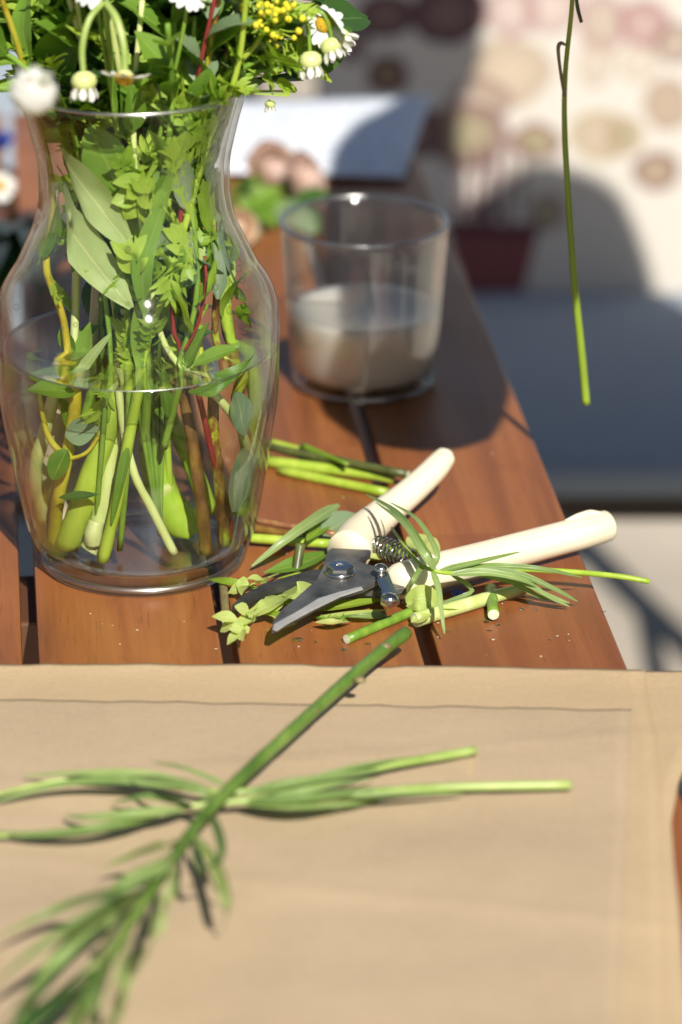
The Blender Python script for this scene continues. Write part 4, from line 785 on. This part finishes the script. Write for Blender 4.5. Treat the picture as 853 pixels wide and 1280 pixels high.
FL = [((262, 1012), (255, 985, .022), (215, 970, .02), (165, 962, .012), 12), ((255, 1018), (270, 1040, .024), (272, 1070, .018), (250, 1100, .010), 12), ((240, 1040), (262, 1090, .026), (275, 1130, .016), (284, 1165, .004), 14), ((240, 1045), (255, 1080, .022), (270, 1105, .014), (284, 1122, .006), 11),
      ((230, 1055), (200, 1060, .028), (165, 1068, .022), (122, 1082, .008), 12), ((232, 1050), (215, 1020, .030), (205, 1000, .028), (212, 1015, .02), 8), ((220, 1065), (190, 1090, .030), (150, 1120, .024), (120, 1180, .008), 16), ((215, 1070), (215, 1110, .026), (200, 1150, .016), (180, 1170, .004), 14),
      ((205, 1090), (150, 1110, .032), (90, 1140, .026), (0, 1180, .016), 17), ((200, 1095), (140, 1130, .036), (60, 1190, .03), (-20, 1240, .02), 17), ((190, 1112), (120, 1160, .03), (60, 1230, .024), (20, 1290, .014), 18), ((195, 1105), (190, 1160, .03), (170, 1220, .022), (140, 1290, .01), 18), ((180, 1128), (100, 1190, .04), (40, 1250, .034), (-10, 1310, .02), 18),
      ((170, 1140), (165, 1200, .034), (150, 1250, .026), (125, 1310, .012), 17), ((165, 1150), (110, 1220, .03), (80, 1270, .024), (60, 1320, .014), 18), ((150, 1170), (60, 1220, .04), (10, 1260, .03), (-60, 1290, .02), 17), ((140, 1190), (130, 1240, .036), (110, 1280, .026), (90, 1330, .01), 17), ((130, 1205), (50, 1260, .04), (0, 1300, .03), (-50, 1340, .02), 18),
      ((200, 1095), (120, 1100, .03), (60, 1130, .024), (30, 1170, .012), 13), ((185, 1120), (150, 1150, .026), (120, 1195, .016), (100, 1230, .006), 15), ((120, 1220), (100, 1260, .03), (70, 1300, .02), (40, 1340, .01), 18), ((110, 1240), (60, 1280, .036), (20, 1310, .026), (-30, 1330, .016), 18), ((100, 1255), (105, 1285, .03), (100, 1320, .02), (90, 1350, .01), 16)]
for i, (a_, b_, c_, d_, w_) in enumerate(FL):
    if i in (5, 14, 15, 18, 20): continue
    jx = lambda q: K(q[0] + random.uniform(-12, 12), q[1] + random.uniform(-10, 10), q[2] * random.uniform(.7, 1.7))
    P = [K(a_[0], a_[1], .018), jx(b_), jx(c_), jx(d_)]
    add_leaf(fg, random.choice(('L_tarragon', 'L_tarragon', 'L_mid', 'L_pale', 'L_dark')), P[0], P[-1], w_ * PX(P[0]) * random.uniform(.9, 1.35), Vector((random.uniform(-.9, .9), -.5, .7)), shape='lance', via=P[1:-1], n=12, cols=4, fold=.25, twist=random.uniform(-.8, .8))
def strand(label, pts, rs, leaves):
    r0 = root('leafy_strand', label, 'sprig', K(pts[0][0], pts[0][1]), GF); P = [K(*q) for q in pts]
    v, f = tube(P, rs, 10, 8, wob=.06); mk('stem', v, f, 'S_strand', r0)
    q = cutdisc(P[-1], P[-1] - P[-2], rs[-1]); mk('cut_end', q[0], q[1], 'cut', r0)
    for lp, w_ in leaves:
        Q = [K(*x) for x in lp]; add_leaf(r0, 'L_tarragon', Q[0], Q[-1], w_ * PX(Q[0]), Vector((0, -.5, .85)), shape='line', via=Q[1:-1], n=12, cols=3)
strand('upper leafy strand whose cut end points right on the kraft paper', [(-30, 1000, .004), (60, 978, .005), (130, 972, .006), (230, 985, .008), (300, 990, .010), (400, 975, .008), (480, 958, .006), (594, 938, .003)], [.0008, .0011, .0013, .0014, .0016, .0016, .0018, .0022],
       [([(250, 985, .01), (180, 968, .014), (110, 966, .012), (30, 970, .004)], 13), ([(230, 984, .01), (150, 976, .012), (70, 982, .008), (-10, 1004, .002)], 15), ([(290, 985, .012), (235, 962, .016), (190, 952, .010)], 8), ([(310, 990, .01), (370, 978, .016), (440, 968, .01), (490, 960, .004)], 14), ([(300, 992, .01), (380, 985, .012), (450, 975, .006)], 12), ([(380, 978, .01), (450, 958, .012), (520, 946, .004)], 10)])
strand('lower leafy strand whose pale cut end reaches furthest right on the kraft paper', [(-30, 1046, .003), (60, 1042, .004), (150, 1028, .006), (240, 1008, .008), (320, 1000, .009), (420, 996, .008), (540, 985, .005), (714, 981, .003)], [.0008, .0011, .0013, .0015, .0017, .0018, .002, .0021],
       [([(240, 1006, .01), (190, 996, .014), (160, 1000, .01), (140, 1004, .004)], 12), ([(230, 1012, .01), (170, 1018, .014), (110, 1022, .01), (80, 1020, .004)], 16), ([(200, 1020, .008), (120, 1036, .012), (40, 1044, .006), (-20, 1040, .002)], 15), ([(310, 1002, .01), (380, 998, .016), (450, 990, .01), (510, 984, .004)], 15), ([(300, 1004, .008), (370, 1008, .012), (430, 1006, .006), (480, 1000, .002)], 13), ([(420, 996, .01), (500, 992, .01), (580, 992, .003)], 9), ([(330, 1000, .01), (400, 985, .014), (470, 972, .006)], 10)])

# ------------------------------------------------------------------ things at the far end of the table
m, t, out = newmat('printed_paper'); n = N(t); tc = n('TexCoord'); sp_ = n('SeparateXYZ'); n.l(tc.outputs['UV'], sp_.inputs[0])
ln_ = mth(n, 'LESS_THAN', mth(n, 'FRACT', mth(n, 'MULTIPLY', sp_.outputs[1], 11)), .42)
mp = n('Mapping'); mp.inputs['Scale'].default_value = (30, 11, 1); n.l(tc.outputs['UV'], mp.inputs[0])
ns = n('TexNoise', i_Scale=1.0, i_Detail=2.0); n.l(mp.outputs[0], ns.inputs['Vector'])
tx = mth(n, 'MULTIPLY', ln_, mth(n, 'GREATER_THAN', ns.outputs[0], .52))
p_ = n('BsdfPrincipled', i_Roughness=.6); n.l(mixc(n, mth(n, 'MULTIPLY', tx, .5), (.72, .76, .84), (.18, .24, .26)), p_.inputs['Base Color']); n.l(p_.outputs[0], out.inputs[0]); M['letter'] = m
cs = [T(250, 214, .006), T(505, 222, .004), T(541, 118, .012), T(262, 126, .010)]
vs = []; uv = []
for j in range(11):
    for i in range(13):
        u, s = i / 12, j / 10; q = cs[0].lerp(cs[1], u).lerp(cs[3].lerp(cs[2], u), s); vs.append(q + Vector((0, 0, .004 * math.sin(u * 3.1) * math.sin(s * 3.1)))); uv.append((u, s))
fs = [(j * 13 + i, j * 13 + i + 1, (j + 1) * 13 + i + 1, (j + 1) * 13 + i) for j in range(10) for i in range(12)]
o = mk('printed_sheet', vs, fs, 'letter', uvs=uv, origin=cs[0]); tag(o, 'white printed sheet of paper at the far end of the table', 'paper'); q = o.modifiers.new('thickness', 'SOLIDIFY'); q.thickness = .0003

def rose(label, c, r, mat, d):
    r0 = root('rose', label, 'flower', c, 'roses lying behind the vase'); s, u, d = frame_from(Vector(d)); hd = None
    k = 0
    for ring, (cnt, rad, op) in enumerate(((3, .3, .1), (5, .55, .3), (6, .8, .6), (7, 1.0, .95))):
        for i in range(cnt):
            an = 2 * math.pi * i / cnt + ring * .7; o_ = s * math.cos(an) + u * math.sin(an)
            b = c + o_ * r * rad * .35 - d * r * .35; tp = c + o_ * r * rad + d * r * (.55 - op * .5)
            add_leaf(r0, mat, b, tp, r * (.65 + .35 * ring * .6), (o_ * .9 - d * .2), name='petal', shape='petal', bend=.35, fold=-.22, n=6, cols=4)
    v, f = ball(c + d * r * .1, r * .42, 14, bump=.3); mk('core', v, f, mat, r0)
    v, f = ball(c - d * r * .3, r * .45, 10); mk('calyx', v, f, 'S_green', r0)
    v, f = tube([c - d * r * .3, c - d * r * 1.5, c - d * r * 3 + Vector((-.02, .02, -.005))], [.002, .002, .002], 8); mk('stem', v, f, 'S_green', r0)
    return r0
rz = lambda x, y, z: T(x, y, z)
rose('dusky pink rose lying between the vase and the printed sheet', rz(382, 226, .022), .021, 'rose', (.75, -.3, .35))
rose('pale pink rose beside the neck of the vase', rz(340, 215, .020), .022, 'rose', (.5, -.6, .4))
rose('peach rose half hidden behind the vase', rz(298, 285, .014), .013, 'peach', (.2, -.8, .4))
rl = root('leafy_branch', 'green rose leaves lying between the vase and the tumbler', 'leaves', rz(330, 260, .0))
v, f = tube([rz(285, 262, .006), rz(330, 258, .012), rz(400, 250, .008)], [.002, .0018, .0012], 8); mk('stem', v, f, 'S_green', rl)
for a_, b_, w_, mt in (((300, 262, .012), (352, 236, .022), 30, 'L_mid'), ((310, 258, .012), (345, 284, .006), 30, 'L_mid'), ((330, 256, .012), (378, 272, .006), 32, 'L_mid'), ((345, 256, .012), (395, 292, .004), 34, 'L_euc'), ((318, 250, .014), (300, 228, .03), 26, 'L_dark'), ((300, 268, .01), (322, 300, .004), 26, 'L_euc'), ((360, 254, .012), (415, 244, .02), 26, 'L_dark'), ((290, 250, .012), (330, 222, .03), 20, 'L_mid'), ((380, 262, .01), (402, 290, .004), 22, 'L_euc')):
    add_leaf(rl, mt, rz(*a_), rz(*b_), w_ * PX(rz(330, 260, 0)), Vector((random.uniform(-.3, .3), -.5, .8)), shape='oval', bend=.1, wave=.08)
# loose flowers in the shade left of the vase
for lb, x, y, mt in (('white chamomile head lying left of the vase neck', 0, 232, 'w'), ('blue cornflower lying left of the vase neck', -2, 182, 'b')):
    c = T(x, y, .02); r0 = root('loose_flower', lb, 'flower', T(x, y), 'loose flowers left of the vase')
    v, f = tube([c, c + Vector((-.03, .01, -.012)), c + Vector((-.1, .03, -.018))], [.0014, .0013, .0012], 8); mk('stem', v, f, 'S_green', r0)
    if mt == 'w': chamomile(r0, c, Vector((.2, -.7, .6)), .012, .3)
    else:
        for k in range(16):
            d_ = Vector((random.uniform(-1, 1), random.uniform(-1, .3), random.uniform(-.2, 1))).normalized(); add_leaf(r0, 'blue_petal', c, c + d_ * .013, .006, d_.cross(Vector((0, 0, 1))), name='petal', shape='petal', n=4, cols=2)
rl = root('leafy_branch', 'dark leaf pile added in place of shade left of the vase', 'leaves', T(10, 320))  # dark leaves added to darken the planks where the vase's shade belongs
v, f = tube([T(-60, 330, .01), T(0, 320, .014), T(60, 300, .01)], [.002, .0018, .0012], 8); mk('stem', v, f, 'S_green', rl)
for k in range(26):
    x = -70 + k * 5; c = T(x, 325 - k * 2, .012); add_leaf(rl, 'L_dark', c, T(x + random.uniform(-30, 30), 325 + random.choice((-45, -30, 30, 45)), random.uniform(.004, .05)), .026, Vector((0, -.4, .9)), shape='oval', bend=.1)

# ------------------------------------------------------------------ chair with printed fabric
CYB, CYF = 1.205, .785; SZ = TZ - .29
def fabric():
    m, t, out = newmat('printed_fabric'); n = N(t); tc = n('TexCoord'); sep = tc.outputs['Object']
    nz = n('TexNoise', i_Scale=22.0, i_Detail=3.0); n.l(sep, nz.inputs['Vector'])
    ds = n('VectorMath', operation='MULTIPLY_ADD'); n.l(nz.outputs['Color'], ds.inputs[0]); ds.inputs[1].default_value = (.014, 0, .014); n.l(sep, ds.inputs[2])
    colr = mixc(n, .0, (.57, .535, .485), (.5, .47, .42))
    def blob(px, py, rx, rz, inner, edge, a=.85):
        nonlocal colr
        c = D(px, py, CYB) - CH0; s = PX(D(px, py, CYB)); sub = n('VectorMath', operation='SUBTRACT'); n.l(ds.outputs[0], sub.inputs[0]); sub.inputs[1].default_value = (c.x + .007, 0, c.z + .007)
        mu = n('VectorMath', operation='MULTIPLY'); n.l(sub.outputs[0], mu.inputs[0]); mu.inputs[1].default_value = (1 / (rx * s), 0, 1 / (rz * s))
        ln = n('VectorMath', operation='LENGTH'); n.l(mu.outputs[0], ln.inputs[0]); d = ln.outputs['Value']
        cc = ramp(n, d, [(.25, inner), (.82, edge)]); 
        mr = n('MapRange', i_From_Min=1.02, i_From_Max=.94, i_To_Min=0.0, i_To_Max=a); n.l(d, mr.inputs[0])
        colr = mixc(n, mr.outputs[0], colr, cc)
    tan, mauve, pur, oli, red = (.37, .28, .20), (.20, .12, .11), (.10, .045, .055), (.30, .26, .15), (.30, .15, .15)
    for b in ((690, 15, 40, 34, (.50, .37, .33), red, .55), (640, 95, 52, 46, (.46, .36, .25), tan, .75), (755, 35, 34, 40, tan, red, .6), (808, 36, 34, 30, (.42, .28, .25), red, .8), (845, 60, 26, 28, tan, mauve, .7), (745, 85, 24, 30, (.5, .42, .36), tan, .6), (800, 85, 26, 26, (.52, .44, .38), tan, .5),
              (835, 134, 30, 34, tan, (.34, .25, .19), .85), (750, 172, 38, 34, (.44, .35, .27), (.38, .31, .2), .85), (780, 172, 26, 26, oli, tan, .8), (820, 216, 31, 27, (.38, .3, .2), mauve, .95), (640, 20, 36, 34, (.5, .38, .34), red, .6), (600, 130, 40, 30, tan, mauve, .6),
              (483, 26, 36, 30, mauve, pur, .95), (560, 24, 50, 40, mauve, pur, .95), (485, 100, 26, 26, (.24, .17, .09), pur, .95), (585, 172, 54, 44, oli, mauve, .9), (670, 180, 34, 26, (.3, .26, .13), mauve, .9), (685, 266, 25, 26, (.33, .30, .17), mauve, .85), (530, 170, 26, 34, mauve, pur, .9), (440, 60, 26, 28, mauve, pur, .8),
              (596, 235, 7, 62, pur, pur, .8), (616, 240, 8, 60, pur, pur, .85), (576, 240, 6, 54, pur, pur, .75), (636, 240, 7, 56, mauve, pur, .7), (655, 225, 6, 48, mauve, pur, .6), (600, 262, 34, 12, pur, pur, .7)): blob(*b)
    # terracotta pot: a box that narrows downwards
    c0 = D(618, 322, CYB) - CH0; s = PX(D(618, 322, CYB)); sx = n('SeparateXYZ'); n.l(ds.outputs[0], sx.inputs[0])
    dx = mth(n, 'ABSOLUTE', mth(n, 'SUBTRACT', sx.outputs[0], c0.x + .007)); dz = mth(n, 'SUBTRACT', sx.outputs[2], c0.z + .007)
    wd = mth(n, 'ADD', 46 * s, mth(n, 'MULTIPLY', dz, .28)); ina = mth(n, 'MULTIPLY', mth(n, 'LESS_THAN', dx, wd), mth(n, 'LESS_THAN', mth(n, 'ABSOLUTE', mth(n, 'ADD', dz, 12 * s)), 58 * s))
    rim = mth(n, 'GREATER_THAN', dz, 24 * s)
    colr = mixc(n, mth(n, 'MULTIPLY', ina, .95), colr, mixc(n, rim, (.20, .05, .055), (.11, .03, .04)))
    wv = n('TexWave', i_Scale=300.0, i_Distortion=1.0); n.l(sep, wv.inputs['Vector'])
    p = n('BsdfPrincipled', i_Roughness=.9); p.inputs['Specular IOR Level'].default_value = .1; n.l(colr, p.inputs['Base Color'])
    bp = n('Bump', i_Strength=.3, i_Distance=.001); n.l(wv.outputs['Fac'], bp.inputs['Height']); n.l(bp.outputs[0], p.inputs['Normal']); n.l(p.outputs[0], out.inputs[0]); return m
XL, XR = D(400, 300, CYB).x, D(853, 300, CYB).x + .075
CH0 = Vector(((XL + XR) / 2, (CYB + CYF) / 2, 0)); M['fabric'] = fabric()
def cushion(x0, x1, y0, y1, z0, z1, puff, axis, n_=14, bev=.02):
    bm = bmesh.new(); bmesh.ops.create_cube(bm, size=1)
    for v in bm.verts: v.co = Vector(((x0 + x1) / 2 + v.co.x * (x1 - x0), (y0 + y1) / 2 + v.co.y * (y1 - y0), (z0 + z1) / 2 + v.co.z * (z1 - z0)))
    bmesh.ops.bevel(bm, geom=bm.edges[:], offset=bev, segments=4, affect='EDGES', profile=.5)
    bmesh.ops.subdivide_edges(bm, edges=[e_ for e_ in bm.edges if e_.calc_length() > .08], cuts=n_, use_grid_fill=True)
    for v in bm.verts:
        a_ = (v.co.x - x0) / (x1 - x0); b_ = ((v.co.z - z0) / (z1 - z0) if axis == 'y' else (v.co.y - y0) / (y1 - y0)); k = max(0, math.sin(math.pi * min(max(a_, 0), 1)) * math.sin(math.pi * min(max(b_, 0), 1))) ** .5 * puff
        if axis == 'y' and v.co.y < (y0 + y1) / 2: v.co.y -= k
        if axis == 'z' and v.co.z > (z0 + z1) / 2: v.co.z += k
        v.co += Vector((0, 0, .0015)) * noise.noise(v.co * 14)
    bm.verts.index_update(); o = [v.co.copy() for v in bm.verts]; q = [tuple(v.index for v in f.verts) for f in bm.faces]; bm.free(); return o, q
def make_chair(label, XL, XR, mat):
    chair = root('dining_chair', label, 'chair', Vector(((XL + XR) / 2, (CYB + CYF) / 2, 0)), 'dining chairs at the far end of the table')
    v, f = cushion(XL, XR, CYB, CYB + .05, SZ - .045, SZ + .50, .008, 'y', bev=.012); v = [p + Vector((0, max(0, p.z - SZ) * .10, 0)) for p in v]; mk('backrest', v, f, mat, chair)
    v, f = cushion(XL - .01, XR - .03, CYF, CYB - .004, SZ - .026, SZ, .005, 'z', bev=.010); mk('seat_cushion', v, f, 'cloth_seat', chair)
    v, f = box(XL - .005, XR - .035, CYF + .012, CYB + .02, SZ - .048, SZ - .027, .004); mk('seat_rail', v, f, 'chair_frame', chair, smooth=False)
    for x in (XL + .015, XR - .005):
        v, f = box(x - .02, x + .02, CYF + .03, CYF + .07, 0, SZ - .0485, .003); mk('leg', v, f, 'chair_frame', chair, smooth=False)
        v, f = tube([Vector((x, CYB + .16, 0)), Vector((x, CYB + .09, SZ - .15)), Vector((x, CYB + .075, SZ)), Vector((x, CYB + .11, SZ + .46))], [.017, .02, .02, .016], 8); mk('leg', v, f, 'chair_frame', chair)
        v, f = tube([Vector((x + .0, CYF + .055, SZ - .24)), Vector((x, CYB + .1, SZ - .24))], [.011, .011], 8); mk('stretcher', v, f, 'chair_frame', chair)
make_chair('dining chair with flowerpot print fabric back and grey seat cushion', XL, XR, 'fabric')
make_chair('slate grey dining chair hidden behind the bouquet', -.52, -.085, 'cloth_seat')

# ------------------------------------------------------------------ the person beside the table who holds the hanging stem
M['skin'] = plain('skin', (.62, .40, .30), .5, noise_amt=.08, scale=80, sss=.2)
M['shirt'] = plain('navy_shirt', (.05, .07, .12), .85, noise_amt=.2, scale=300)
M['trousers'] = plain('dark_trousers', (.04, .045, .06), .85, noise_amt=.2, scale=300)
M['hair'] = plain('brown_hair', (.07, .04, .02), .5, noise_amt=.3, scale=200)
per = root('person', 'person in a navy shirt beside the table holding the hanging stem', 'person', (.40, -.04, 0))
RV = lambda x, y, z: Vector((x, y, TZ + z))
def body(name, parts, mat, vox=.012, parent=per):
    v, f = join(parts); o = mk(name, v, f, mat, parent); q = o.modifiers.new('remesh', 'REMESH'); q.mode = 'VOXEL'; q.voxel_size = vox; q.use_smooth_shade = True
    q = o.modifiers.new('smooth', 'SMOOTH'); q.iterations = 4; q.factor = .5; return o
HD = RV(.305, .185, .93); NK = RV(.36, .03, .77)
shL, shR = RV(.265, -.165, .71), RV(.485, .085, .775); elL, wrL = RV(.172, -.345, .465), RV(.135, -.07, .37); elR, wrR = RV(.555, .11, .50), RV(.52, .03, .28)
grip = D(721, -78, HY)
body('shirt', [tube([RV(.40, -.05, .16), RV(.395, -.055, .35), RV(.385, -.05, .58), RV(.37, -.02, .74)], [.155, .15, .165, .09], 16, 5), tube([shL + Vector((.05, .06, 0)), shL, elL.lerp(shL, .1)], [.075, .07, .055], 12, 4), tube([shR - Vector((.05, .06, 0)), shR, elR.lerp(shR, .1)], [.075, .07, .055], 12, 4), tube([shL, RV(.37, -.03, .75), shR], [.07, .085, .07], 12, 4), tube([elL.lerp(shL, .12), elL, elL.lerp(wrL, .3)], [.055, .052, .048], 12, 3), tube([elR.lerp(shR, .12), elR, elR.lerp(wrR, .3)], [.052, .05, .045], 12, 3)], 'shirt')
fing = []
hd = (grip - wrL).normalized(); palm = wrL.lerp(grip, .62)
for i in range(4):
    o_ = Vector((.0, .012 * i - .02, .006 * i - .01)); b0 = palm + o_
    fing.append(tube([b0, b0 + hd * .028 + Vector((.012, 0, -.004)), grip + o_ * .8 + Vector((-.012, .004, .004)), grip + o_ * .8 + Vector((-.004, -.012, .012))], [.0095, .009, .008, .0065], 8, 4))
fing.append(tube([wrL.lerp(grip, .3) + Vector((.012, -.01, 0)), wrL.lerp(grip, .7) + Vector((.02, -.012, 0)), grip + Vector((.006, -.008, .002))], [.011, .0105, .008], 8, 4))
for i in range(4):
    b0 = wrR + Vector((0, .012 * i - .018, -.05)); fing.append(tube([b0, b0 + Vector((-.006, 0, -.04)), b0 + Vector((-.018, 0, -.07 + .006 * abs(i - 1.5)))], [.0095, .009, .007], 8, 4))
fing.append(tube([wrR + Vector((-.01, -.015, -.02)), wrR + Vector((-.025, -.03, -.05)), wrR + Vector((-.03, -.03, -.075))], [.011, .0105, .008], 8, 4))
fd = Vector((-.62, .72, -.3)).normalized(); sdv = fd.cross(Vector((0, 0, 1))).normalized(); upv = sdv.cross(fd)
bd = body('body', [ball(HD, .092, 20, .92, 1.0, 1.22), ball(HD + fd * .03 - upv * .05, .066, 16, .9, 1, .9), tube([HD + fd * .088 + upv * .012, HD + fd * .106 - upv * .018], [.008, .013], 8, 3), tube([HD - upv * .06 - fd * .02, NK], [.055, .058], 12, 4), tube([elL, elL.lerp(wrL, .4), wrL], [.043, .04, .028], 12, 4), tube([elR, elR.lerp(wrR, .4), wrR], [.043, .04, .028], 12, 4), tube([wrL, palm], [.027, .03], 12, 3, flat=.7), tube([wrR, wrR + Vector((0, 0, -.06))], [.027, .032], 12, 3, flat=.6), ball(HD + sdv * .088, .022, 8, .5, 1, 1.3), ball(HD - sdv * .088, .022, 8, .5, 1, 1.3)] + fing, 'skin', .006)
for sg in (-1, 1):
    v, f = ball(HD + fd * .082 + sdv * sg * .032 + upv * .012, .012, 10); mk('eye', v, f, 'white_petal', per)
v, f = tube([HD + fd * .089 + sdv * -.024 - upv * .052, HD + fd * .097 - upv * .052, HD + fd * .089 + sdv * .024 - upv * .052], [.003, .006, .003], 8, 4); mk('mouth', v, f, 'rose', per)
body('hair', [ball(HD - fd * .02 + upv * .03, .101, 18, .95, 1.0, 1.1), ball(HD - fd * .075 - upv * .01, .06, 14, 1, 1, 1.3), ball(HD - fd * .10 + upv * .03, .045, 12)], 'hair', .01)
body('trousers', [tube([RV(.40, -.05, .20), RV(.40, -.05, .06)], [.15, .155], 16, 4)] + [tube([RV(.40 + a_, -.05 + b_, .06), RV(.40 + a_ * 1.1, -.05 + b_ * 1.2, -.27), RV(.40 + a_ * 1.2, -.05 + b_ * 1.4, -.67)], [.095, .07, .052], 14, 5) for a_, b_ in ((-.05, -.075), (.06, .075))], 'trousers')
for a_, b_ in ((-.06, -.105), (.072, .105)):
    c = RV(.40 + a_, -.05 + b_, -.70); v, f = ball(c + Vector((-.035, .045, 0)), .05, 14, 1.5, 1.5, .8); mk('shoe', [Vector((q.x, q.y, max(q.z, .002))) for q in v], f, 'hair', per)
